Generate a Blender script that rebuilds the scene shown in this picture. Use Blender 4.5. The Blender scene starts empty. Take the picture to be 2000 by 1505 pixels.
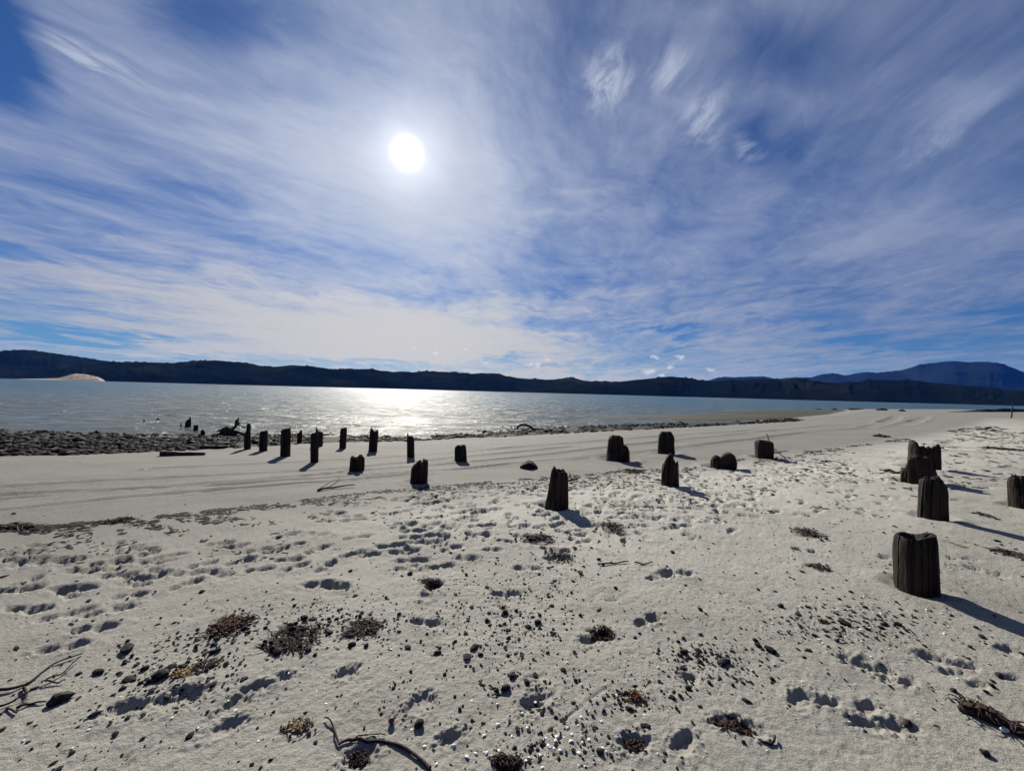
import bpy, bmesh, math, random
import numpy as np
from mathutils import Vector, Matrix

random.seed(7)
rng = np.random.default_rng(7)
SC = bpy.context.scene
COL = SC.collection

# ------------------------------------------------------------------ camera
F = 751.0                      # focal length in pixels of the 2000 px wide frame
CAMZ = 1.52
PITCH, ROLL = math.radians(0.93), math.radians(1.53)
CAM_R = Matrix.Rotation(math.radians(90) + PITCH, 3, 'X') @ Matrix.Rotation(ROLL, 3, 'Z')
cam_d = bpy.data.cameras.new('camera')
cam_d.sensor_fit = 'HORIZONTAL'
cam_d.sensor_width = 36.0
cam_d.lens = F / 2000 * 36
cam_d.clip_start = 0.05
cam_d.clip_end = 60000
cam = bpy.data.objects.new('camera', cam_d)
COL.objects.link(cam)
cam.matrix_world = Matrix.Translation((0, 0, CAMZ)) @ CAM_R.to_4x4()
SC.camera = cam
CR = np.array(CAM_R)


def rays(px, py):
    """World direction of image points (2000 x 1505 frame)."""
    px = np.atleast_1d(np.asarray(px, float)); py = np.atleast_1d(np.asarray(py, float))
    v = np.stack([(px - 1000) / F, -(py - 752.5) / F, -np.ones_like(px)], 1)
    d = v @ CR.T
    return d / np.linalg.norm(d, axis=1)[:, None]


def azel(px, py):
    d = rays(px, py)[0]
    return math.atan2(d[0], d[1]), math.asin(d[2])


# ------------------------------------------------------------------ sun, sky, exposure
SUN_DIR = Vector(rays(795, 299)[0])
SUN_EL = math.asin(SUN_DIR.z)
SUN_AZ = math.atan2(SUN_DIR.x, SUN_DIR.y)
sun_d = bpy.data.lights.new('sun', 'SUN')
sun_d.energy = 5.0
sun_d.angle = math.radians(0.53)
sun_d.color = (1.0, 0.955, 0.88)
sun = bpy.data.objects.new('sun', sun_d)
COL.objects.link(sun)
sun.rotation_euler = SUN_DIR.to_track_quat('Z', 'Y').to_euler()
sun.location = (-20, 60, 60)

SKY_STRENGTH = 0.05
SC.view_settings.view_transform = 'Standard'
SC.view_settings.look = 'None'
SC.view_settings.gamma = 1
SC.view_settings.use_curve_mapping = False
SC.view_settings.exposure = 0.85
SC.render.engine = 'CYCLES'
SC.cycles.use_denoising = True
SC.cycles.max_bounces = 6
SC.cycles.volume_bounces = 0
SC.cycles.sample_clamp_indirect = 6
SC.cycles.sample_clamp_direct = 5


class NT:
    """Small helper to write node trees."""
    def __init__(self, tree):
        self.t = tree; self.n = tree.nodes; self.l = tree.links

    def new(self, kind, **kw):
        nd = self.n.new(kind)
        for k, v in kw.items():
            setattr(nd, k, v)
        return nd

    def put(self, sock, v):
        if isinstance(v, bpy.types.NodeSocket):
            self.l.new(v, sock)
        elif v is not None:
            sock.default_value = v

    def math(self, op, a, b=None, c=None, clamp=False):
        nd = self.new('ShaderNodeMath', operation=op, use_clamp=clamp)
        self.put(nd.inputs[0], a)
        if b is not None: self.put(nd.inputs[1], b)
        if c is not None: self.put(nd.inputs[2], c)
        return nd.outputs[0]

    def vmath(self, op, a, b=None):
        nd = self.new('ShaderNodeVectorMath', operation=op)
        self.put(nd.inputs[0], a)
        if b is not None: self.put(nd.inputs[1], b)
        return nd.outputs['Value'] if op in ('LENGTH', 'DOT_PRODUCT', 'DISTANCE') else nd.outputs[0]

    def noise(self, vec, scale, detail=4, rough=0.5, dist=0.0, color=False):
        nd = self.new('ShaderNodeTexNoise')
        self.put(nd.inputs['Vector'], vec)
        nd.inputs['Scale'].default_value = scale
        nd.inputs['Detail'].default_value = detail
        nd.inputs['Roughness'].default_value = rough
        nd.inputs['Distortion'].default_value = dist
        return nd.outputs['Color' if color else 'Fac']

    def mapr(self, v, a, b, c=0.0, d=1.0, smooth=True):
        nd = self.new('ShaderNodeMapRange', interpolation_type='SMOOTHSTEP' if smooth else 'LINEAR')
        self.put(nd.inputs[0], v)
        for i, q in enumerate((a, b, c, d)):
            nd.inputs[i + 1].default_value = q
        return nd.outputs[0]

    def mix(self, f, a, b, blend='MIX'):
        nd = self.new('ShaderNodeMix', data_type='RGBA', blend_type=blend)
        self.put(nd.inputs[0], f); self.put(nd.inputs[6], a); self.put(nd.inputs[7], b)
        return nd.outputs[2]

    def mapping(self, vec, loc=(0, 0, 0), rot=(0, 0, 0), sc=(1, 1, 1), kind='POINT'):
        nd = self.new('ShaderNodeMapping', vector_type=kind)
        self.put(nd.inputs[0], vec)
        nd.inputs[1].default_value = loc
        nd.inputs[2].default_value = rot
        nd.inputs[3].default_value = sc
        return nd.outputs[0]

    def xyz(self, x=0.0, y=0.0, z=0.0):
        nd = self.new('ShaderNodeCombineXYZ')
        for i, v in enumerate((x, y, z)):
            self.put(nd.inputs[i], v)
        return nd.outputs[0]

    def sep(self, v):
        nd = self.new('ShaderNodeSeparateXYZ')
        self.put(nd.inputs[0], v)
        return nd.outputs


def build_world():
    w = bpy.data.worlds.new('World'); SC.world = w
    w.use_nodes = True
    w.node_tree.nodes.clear()
    T = NT(w.node_tree)
    S = 0.555 / SKY_STRENGTH
    sky = T.new('ShaderNodeTexSky', sky_type='NISHITA')
    sky.sun_disc = False
    sky.sun_elevation = SUN_EL
    sky.sun_rotation = SUN_AZ
    sky.altitude = 0
    sky.air_density = 1.0
    sky.dust_density = 0.3
    sky.ozone_density = 3.0
    d = T.new('ShaderNodeTexCoord').outputs['Generated']
    x, y, z = T.sep(d)
    zc = T.math('ADD', T.math('MAXIMUM', z, 0.0), 0.07)
    P = T.xyz(T.math('DIVIDE', x, zc), T.math('DIVIDE', y, zc), 0.0)      # position on the cloud layer
    warp = T.vmath('SUBTRACT', T.noise(P, 0.7, 4, 0.55, 0.0, True), (0.5, 0.5, 0.5))
    wn = T.new('ShaderNodeVectorMath', operation='MULTIPLY_ADD')
    T.put(wn.inputs[0], warp); wn.inputs[1].default_value = (0.65, 0.9, 0.0); T.put(wn.inputs[2], P)
    PW = wn.outputs[0]
    az = T.math('ARCTAN2', x, y); el = T.math('ARCSINE', z)

    def drawn(angle, sx, sy, loc, detail, rough, dist):
        """Noise drawn out along one wind direction of the cloud layer."""
        turned = T.mapping(PW, rot=(0, 0, angle))
        return T.noise(T.mapping(turned, loc=loc, sc=(sx, sy, 1)), 1.0, detail, rough, dist)
    west = T.mapr(az, 0.05, -0.55)
    veil = drawn(0.5, 0.60, 0.38, (0, 0, 0), 5, 0.55, 0.0)
    st_w = drawn(0.86, 2.5, 0.75, (3.1, 0, 0), 9, 0.62, 0.3)
    st_e = drawn(0.12, 2.7, 1.0, (1.7, 5, 0), 9, 0.62, 0.3)
    stm = T.new('ShaderNodeMix', data_type='FLOAT')
    T.put(stm.inputs[0], west); T.put(stm.inputs[2], st_e); T.put(stm.inputs[3], st_w)
    streak = stm.outputs[0]
    ripple = drawn(-0.7, 3.4, 5.2, (1.1, 7, 0), 6, 0.6, 0.4)
    # named cloud banks and gaps, in azimuth / elevation of the sky
    AE = T.xyz(az, el, 0.0)
    wv = T.vmath('SUBTRACT', T.noise(T.mapping(PW, sc=(1.4, 0.7, 1)), 1.0, 5, 0.6, 0.0, True), (0.5, 0.5, 0.5))
    wn2 = T.new('ShaderNodeVectorMath', operation='MULTIPLY_ADD')
    T.put(wn2.inputs[0], wv); wn2.inputs[1].default_value = (0.36, 0.15, 0); T.put(wn2.inputs[2], AE)
    AEW = wn2.outputs[0]

    def blob(p1, p2, thick, soft=0.0, coord=AEW):
        a, b = azel(*p1), azel(*p2)
        c = ((a[0] + b[0]) / 2, (a[1] + b[1]) / 2, 0)
        dx, dy = b[0] - a[0], b[1] - a[1]
        L = math.hypot(dx, dy) / 2
        mid = ((p1[0] + p2[0]) / 2, (p1[1] + p2[1]) / 2)
        hh = abs(azel(mid[0], mid[1] - thick)[1] - azel(*mid)[1])
        v = T.mapping(coord, loc=c, rot=(0, 0, math.atan2(dy, dx)), sc=(L, hh, 1), kind='TEXTURE')
        return T.mapr(T.vmath('LENGTH', v), 1.0, soft)

    def total(items):
        s = None
        for wgt, bl in items:
            s = T.math('MULTIPLY_ADD', bl, wgt, 0.0 if s is None else s)
        return s
    add = total([
        (0.56, blob((-500, 470), (1380, 650), 105)),          # long cream band
        (0.40, blob((-100, 640), (1300, 690), 34)),          # second streak under it
        (0.34, blob((300, 712), (2100, 735), 30)),           # pale strip over the hills
        (0.22, blob((300, 200), (1300, 330), 330)),          # veil in front of the sun
        (0.20, blob((1500, 480), (2300, 420), 170)),
        (0.18, blob((1700, 250), (2000, 160), 90)),
    ])
    wisp = total([
        (1.0, blob((1195, 40), (1180, 250), 120, 0)),
        (0.9, blob((1320, 60), (1290, 230), 110)),
        (1.0, blob((1460, 130), (1320, 310), 90)),
        (0.8, blob((1500, 250), (1450, 330), 60)),
        (0.8, blob((70, 40), (390, 205), 50)),
        (0.7, blob((1700, 330), (1960, 180), 80)),
    ])
    fl_w = drawn(0.6, 12.0, 4.0, (5.5, 2, 0), 8, 0.66, 0.4)
    fl_e = drawn(0.05, 9.0, 3.6, (0.5, 3, 0), 9, 0.68, 0.4)
    flm = T.new('ShaderNodeMix', data_type='FLOAT')
    T.put(flm.inputs[0], west); T.put(flm.inputs[2], fl_e); T.put(flm.inputs[3], fl_w)
    fila = flm.outputs[0]
    add = T.math('ADD', add, T.math('MULTIPLY', T.math('MULTIPLY', wisp, T.mapr(fila, 0.40, 0.66)), 0.56))
    sub = total([
        (0.22, blob((1430, 220), (1560, 330), 120)),
        (0.20, blob((1380, 40), (1800, 120), 120)),
        (0.85, blob((-400, -40), (170, 60), 230)),
        (0.25, blob((100, -60), (700, 60), 120)),
        (0.45, blob((-300, 650), (420, 655), 26)),
        (0.34, blob((560, 655), (1100, 715), 16)),
        (0.38, blob((1750, 590), (2400, 580), 30)),
        (0.26, blob((1230, 640), (1420, 655), 16)),
        (0.18, blob((1500, 675), (2200, 680), 16)),
        (0.20, blob((50, 300), (600, 420), 50)),
    ])
    base = T.math('ADD', T.math('MULTIPLY', veil, 0.55), T.math('MULTIPLY', streak, 0.62))
    base = T.math('MULTIPLY_ADD', ripple, 0.20, base)
    fibre = drawn(1.0, 11.0, 6.0, (2.2, 4, 0), 8, 0.66, 0.3)
    base = T.math('MULTIPLY_ADD', T.math('SUBTRACT', fibre, 0.5), 0.26, base)
    layer = T.noise(T.mapping(AEW, rot=(0, 0, 0.10), sc=(3.2, 30.0, 1)), 1.0, 6, 0.6, 0.2)
    base = T.math('MULTIPLY_ADD', T.math('MULTIPLY', T.math('SUBTRACT', layer, 0.5), T.mapr(el, 0.42, 0.12)), 1.15, base)
    base = T.math('SUBTRACT', T.math('ADD', base, add), sub)
    dens = T.mapr(base, 0.36, 1.08)
    # light scattered by thin ice cloud, strongest around the sun
    cosg = T.vmath('DOT_PRODUCT', d, tuple(SUN_DIR))
    one = T.math('SUBTRACT', 1.0, cosg)
    wide = T.math('POWER', 2.718, T.math('MULTIPLY', one, -2.25))
    mid = T.math('POWER', 2.718, T.math('MULTIPLY', one, -22.0))
    core = T.math('POWER', 2.718, T.math('MULTIPLY', one, -340.0))
    lit = T.mix(T.mapr(el, 0.10, 0.36), (0.73 * S, 0.70 * S, 0.65 * S, 1), (0.56 * S, 0.61 * S, 0.73 * S, 1))
    clouds = T.mix(wide, (0.085 * S, 0.145 * S, 0.335 * S, 1), lit)
    blue = T.mix(1.0, sky.outputs[0], (0.19, 0.36, 0.64, 1), 'MULTIPLY')
    skyc = T.mix(T.math('MULTIPLY', dens, 0.95), blue, clouds)
    # fair-weather puffs low over the hills
    fine = T.vmath('SUBTRACT', T.noise(AE, 70.0, 4, 0.6, 0.0, True), (0.5, 0.5, 0.5))
    wn3 = T.new('ShaderNodeVectorMath', operation='MULTIPLY_ADD')
    T.put(wn3.inputs[0], fine); wn3.inputs[1].default_value = (0.034, 0.026, 0); T.put(wn3.inputs[2], AE)
    puff = None
    for (qx, qy, qw, qh) in [(853, 691, 9, 5), (949, 708, 10, 4), (1037, 711, 7, 5), (1050, 713, 8, 5), (1069, 702, 6, 4), (810, 680, 6, 3),
                             (1268, 726, 17, 8), (1309, 716, 12, 6), (1328, 697, 11, 5), (1278, 697, 10, 4), (1388, 721, 13, 5), (1292, 734, 8, 5), (1152, 727, 6, 3), (910, 682, 5, 3)]:
        b = blob((qx - qw * 1.1, qy), (qx + qw * 1.1, qy), qh * 1.2, 0.1, wn3.outputs[0])
        puff = b if puff is None else T.math('MAXIMUM', puff, b)
    skyc = T.mix(T.math('MULTIPLY', puff, 0.55), skyc, (0.80 * S, 0.81 * S, 0.83 * S, 1))
    glow = T.math('ADD', T.math('MULTIPLY', mid, 0.05 * S), T.math('MULTIPLY', core, 0.38 * S))
    disc = T.math('MULTIPLY', T.math('POWER', 2.718, T.math('MULTIPLY', one, -5600.0)), 4.5 * S)
    gl = T.math('ADD', glow, disc)
    gc = T.mix(1.0, (1.0, 0.97, 0.92, 1), T.xyz(gl, gl, gl), 'MULTIPLY')
    skyc = T.mix(1.0, skyc, gc, 'ADD')
    bg = T.new('ShaderNodeBackground')
    T.put(bg.inputs[0], skyc)
    bg.inputs[1].default_value = SKY_STRENGTH
    out = T.new('ShaderNodeOutputWorld')
    T.l.new(bg.outputs[0], out.inputs[0])
    w.cycles.sampling_method = 'MANUAL'
    w.cycles.sample_map_resolution = 512


build_world()


# ------------------------------------------------------------------ helpers
def tag(o, label=None, cat=None, group=None, kind=None):
    if label: o['label'] = label
    if cat: o['category'] = cat
    if group: o['group'] = group
    if kind: o['kind'] = kind
    return o


def mesh_np(name, verts, faces, mat=None, smooth=True):
    """Fast mesh from arrays; faces is an (n,k) array or a list of arrays."""
    me = bpy.data.meshes.new(name)
    groups = faces if isinstance(faces, list) else [faces]
    groups = [np.asarray(g, np.int32) for g in groups if len(g)]
    me.vertices.add(len(verts))
    me.vertices.foreach_set('co', np.asarray(verts, np.float32).ravel())
    loops = np.concatenate([g.ravel() for g in groups])
    sizes = np.concatenate([np.full(len(g), g.shape[1], np.int32) for g in groups])
    starts = np.concatenate([[0], np.cumsum(sizes)[:-1]]).astype(np.int32)
    me.loops.add(len(loops)); me.loops.foreach_set('vertex_index', loops.astype(np.int32))
    me.polygons.add(len(sizes))
    me.polygons.foreach_set('loop_start', starts)
    me.polygons.foreach_set('loop_total', sizes)
    me.polygons.foreach_set('use_smooth', np.full(len(sizes), bool(smooth)))
    me.update(calc_edges=True)
    me.validate()
    if mat: me.materials.append(mat)
    return me


def obj(name, me, parent=None, loc=(0, 0, 0), rot=(0, 0, 0), sc=(1, 1, 1)):
    o = bpy.data.objects.new(name, me)
    COL.objects.link(o)
    o.location = loc; o.rotation_euler = rot; o.scale = sc
    o.parent = parent
    return o


def hsh(ix, iy, seed):
    n = (ix.astype(np.int64) * 374761393 + iy.astype(np.int64) * 668265263 + seed * 1442695041) & 0x7fffffff
    n = ((n ^ (n >> 13)) * 1274126177) & 0x7fffffff
    n = (n ^ (n >> 16)) & 0xffff
    return n / 65535.0


def vnoise(x, y, seed=0):
    x = np.asarray(x, float); y = np.asarray(y, float)
    ix = np.floor(x); iy = np.floor(y)
    fx = x - ix; fy = y - iy
    fx = fx * fx * (3 - 2 * fx); fy = fy * fy * (3 - 2 * fy)
    a = hsh(ix, iy, seed); b = hsh(ix + 1, iy, seed); c = hsh(ix, iy + 1, seed); d = hsh(ix + 1, iy + 1, seed)
    return (a + (b - a) * fx) * (1 - fy) + (c + (d - c) * fx) * fy


def fbm(x, y, octv=4, seed=0, gain=0.5):
    s = 0.0; a = 1.0; t = 0.0
    for k in range(octv):
        s = s + a * vnoise(x * 2 ** k + 17.3 * k, y * 2 ** k - 9.1 * k, seed + k)
        t += a; a *= gain
    return s / t


def sstep(a, b, x):
    t = np.clip((x - a) / (b - a), 0, 1)
    return t * t * (3 - 2 * t)


# ------------------------------------------------------------------ terrain model
WATER = -0.82


def on_plane(pts, z):
    p = np.array(pts, float)
    d = rays(p[:, 0], p[:, 1])
    t = (z - CAMZ) / d[:, 2]
    return np.stack([d[:, 0] * t, d[:, 1] * t], 1)


SHORE_PX = [(-120, 836), (0, 841), (200, 847), (400, 851), (560, 848), (700, 851), (780, 856), (860, 852), (1000, 838), (1100, 834.5),
            (1200, 830), (1290, 826), (1400, 823.5), (1310, 819), (1200, 814.5), (1130, 811.5), (1290, 809.5), (1470, 809), (1400, 806.5),
            (1365, 804.5), (1430, 802), (1520, 801), (1640, 799.6), (1760, 799.5), (1850, 800.5), (1930, 801), (2020, 801)]
_sh = on_plane(SHORE_PX, WATER)
SHORE = np.vstack([[(-420, -60), (-120, -2), (-55, 9)], _sh, [(_sh[-1][0] * 2, _sh[-1][1] * 1.5), (1600, 500)]])
LAND = np.vstack([SHORE, [(1600, -800), (-800, -800), (-800, -60)]])


def seg_dist(x, y, poly):
    best = np.full(x.shape, 1e18)
    for (ax, ay), (bx, by) in zip(poly[:-1], poly[1:]):
        dx, dy = bx - ax, by - ay
        t = np.clip(((x - ax) * dx + (y - ay) * dy) / (dx * dx + dy * dy + 1e-12), 0, 1)
        q = (x - ax - t * dx) ** 2 + (y - ay - t * dy) ** 2
        best = np.minimum(best, q)
    return np.sqrt(best)


def inside(x, y, poly):
    r = np.zeros(x.shape, bool)
    n = len(poly)
    for i in range(n):
        ax, ay = poly[i]; bx, by = poly[(i + 1) % n]
        c = (ay > y) != (by > y)
        xx = ax + (y - ay) * (bx - ax) / (by - ay + 1e-12)
        r ^= c & (x < xx)
    return r


FLAT_POLY = on_plane([(1100, 812), (1200, 820), (1300, 826.5), (1420, 824), (1520, 820.5), (1570, 815), (1620, 809.5), (1650, 804), (1640, 800.5), (1500, 800), (1420, 801), (1350, 804)], WATER + 0.05)
CHANNELS = [on_plane(c, WATER) for c in ([(1290, 825), (1400, 823.6), (1500, 820.5), (1560, 817.6)], [(1330, 807.6), (1470, 808.6), (1560, 810.8), (1620, 811)])]


def base_z(x, y):
    x = np.asarray(x, float); y = np.asarray(y, float)
    s = seg_dist(x, y, SHORE) * np.where(inside(x, y, LAND), 1, -1)
    up = 0.92 * (1 - np.exp(-np.maximum(s, 0) / 9.0))
    dn = np.maximum(s * 0.09, -2.5)
    fl = seg_dist(x, y, np.vstack([FLAT_POLY, FLAT_POLY[:1]])) * np.where(inside(x, y, FLAT_POLY), 1, -1)
    fl = sstep(-4.0, 1.0, fl)
    up = up * (1 - fl) + fl * np.minimum(up, 0.125 + 0.02 * np.sin(x * 0.21 + 1))
    for c in CHANNELS:
        d = seg_dist(x, y, c)
        up = up - fl * 0.19 * np.exp(-(d / 1.2) ** 2)
    z = WATER + np.where(s > 0, up, dn)
    return z + 0.10 * (fbm(x / 9, y / 9, 2, 5) - 0.5) * sstep(1, 8, s) * (1 - fl)


def at(px, py):
    """Ground point seen at image points."""
    d = rays(px, py)
    t = (0.0 - CAMZ) / np.minimum(d[:, 2], -0.004)
    for _ in range(14):
        z = np.maximum(base_z(d[:, 0] * t, d[:, 1] * t), WATER)
        t = 0.5 * t + 0.5 * (z - CAMZ) / np.minimum(d[:, 2], -0.004)
    return np.stack([d[:, 0] * t, d[:, 1] * t], 1)


WRACK = at(*np.array([(-300, 1060), (0, 1032), (250, 1014), (500, 985), (750, 957), (950, 940), (1150, 925), (1350, 906), (1500, 890), (1650, 872), (1800, 850), (1890, 828), (1920, 815)]).T)
EDGE_PX = np.array([(-200, 893), (0, 890), (150, 888), (300, 882), (480, 874), (600, 866), (700, 862), (800, 861), (900, 855), (1000, 852), (1100, 846),
                    (1200, 841), (1300, 836), (1400, 831), (1500, 825.5), (1570, 821)], float)
WLINE_PX = np.array([(-200, 838), (0, 839), (200, 845), (400, 849), (560, 846), (700, 848), (780, 852), (860, 848), (1000, 836), (1100, 832), (1200, 828.5), (1290, 825), (1400, 822.5), (1570, 818.5)], float)
_e = at(*EDGE_PX.T); _w = at(*WLINE_PX.T)
BAND = np.vstack([_e, _w[::-1]])
TRACKS = [at(*np.array(t, float).T) for t in [
    [(-200, 1000), (0, 975), (500, 937), (760, 915), (1000, 895), (1200, 872), (1450, 848), (1620, 832), (1700, 826)],
    [(-200, 1025), (0, 998), (350, 962), (660, 940), (1000, 905), (1250, 882), (1500, 853), (1680, 835), (1740, 822), (1757, 811)],
    [(-200, 975), (0, 952), (300, 934), (640, 917), (900, 893), (1120, 872)],
    [(0, 966), (420, 948), (720, 928), (980, 908), (1180, 893), (1350, 872), (1560, 847), (1700, 836), (1770, 828), (1795, 819), (1799, 811)],
    [(300, 915), (700, 896), (1000, 874), (1250, 855), (1480, 840)],
    [(1725, 824), (1748, 817), (1751, 811)],
    [(1785, 824), (1803, 817), (1806, 812)],
]]

# footprints: image point, length, heading (degrees from +Y), depth
PRINTS_PX = [(40, 1145), (135, 1145), (260, 1138), (255, 1160), (360, 1140), (55, 1187), (125, 1198), (215, 1190), (185, 1224), (125, 1262), (300, 1120), (395, 1101), (505, 1075),
             (580, 1107), (505, 1112), (620, 1073), (700, 1050), (690, 1082), (722, 1082), (785, 1077), (800, 1092), (880, 1070), (800, 1050), (870, 1035), (960, 1030), (950, 1050),
             (962, 1072), (780, 1030), (500, 1342), (550, 1325), (465, 1372), (672, 1318), (815, 1376), (835, 1216), (1165, 1245), (1350, 1325), (1045, 1372), (1235, 1447), (1290, 1125),
             (1325, 1120), (1310, 1030), (1395, 1020), (1140, 1055), (1125, 1035), (1040, 1030), (1160, 1002), (1215, 996), (1235, 990), (1265, 985), (1270, 997), (1290, 1010),
             (1240, 1010), (1340, 992), (1335, 1016), (1400, 1014), (1412, 1000), (1335, 970), (1330, 980), (1180, 982), (1235, 975), (1450, 985), (1480, 997), (1670, 1295), (1692, 1294),
             (1725, 1309), (1743, 1328), (1772, 1333), (1570, 1361), (1617, 1369), (1697, 1381), (1690, 1409), (1762, 1421), (1830, 1284), (1885, 1297), (1865, 1312), (1415, 1412),
             (1462, 1421), (1975, 1270), (1980, 1323), (1910, 1336), (1265, 1210), (990, 1155), (1335, 1450), (700, 1478), (440, 1420), (880, 1440), (230, 1120), (160, 1112), (60, 1100), (330, 1085),
             (430, 1060), (560, 1045), (470, 1095), (540, 1075), (640, 1105), (1060, 1005), (1000, 1020), (1110, 1012), (900, 1015), (850, 1010), (1750, 1090), (1580, 1075), (1880, 1090), (1930, 1115)]
prints = []
pp = at(*np.array(PRINTS_PX, float).T)
for (gx, gy), (qx, qy) in zip(pp, PRINTS_PX):
    a = math.radians(random.gauss(62 if qx < 1300 else 95, 22))
    big = qy < 1270
    prints.append((gx, gy, random.uniform(0.24, 0.31) if big else random.uniform(0.13, 0.20), a, random.uniform(0.022, 0.034) if big else random.uniform(0.017, 0.027)))
e = at([400], [1380])[0]
prints.append((e[0] - 0.25, e[1] + 0.02, 0.40, math.radians(66), 0.030))
for k in range(700):                                   # trodden soft sand up the beach
    qx = random.uniform(-100, 2150)
    wy = np.interp(qx, [0, 500, 950, 1350, 1650, 1900, 2100], [1040, 992, 950, 915, 880, 828, 815])
    qy = wy + abs(random.gauss(0, 1)) * (62 if qx < 1300 else 78) + 4
    if qx < 620 and qy < 1062: continue
    if qx < 800 and random.random() < 0.72: continue
    if qy > 1170 or (1100 < qx < 1750 and qy > 1060 and random.random() < 0.7) or (1480 < qx < 1800 and qy > 1010):
        continue
    g = at([qx], [qy])[0]
    if g[1] > 90: continue
    prints.append((g[0], g[1], random.uniform(0.22, 0.34), math.radians(random.gauss(70, 35)), random.uniform(0.020, 0.042)))


FEET = [(1087, 994, 52), (1308, 949, 39), (1413, 915, 54), (1493, 895, 39), (1806, 916, 72), (1793, 944, 74), (1822, 1014, 68), (2003, 993, 72), (1791, 1160, 98), (818, 944, 37), (696, 921, 32), (900, 902, 24), (1207, 901, 49), (1301, 887, 34), (557, 891, 20), (614, 903, 17), (728, 882, 18), (802, 893, 15)]


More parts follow.
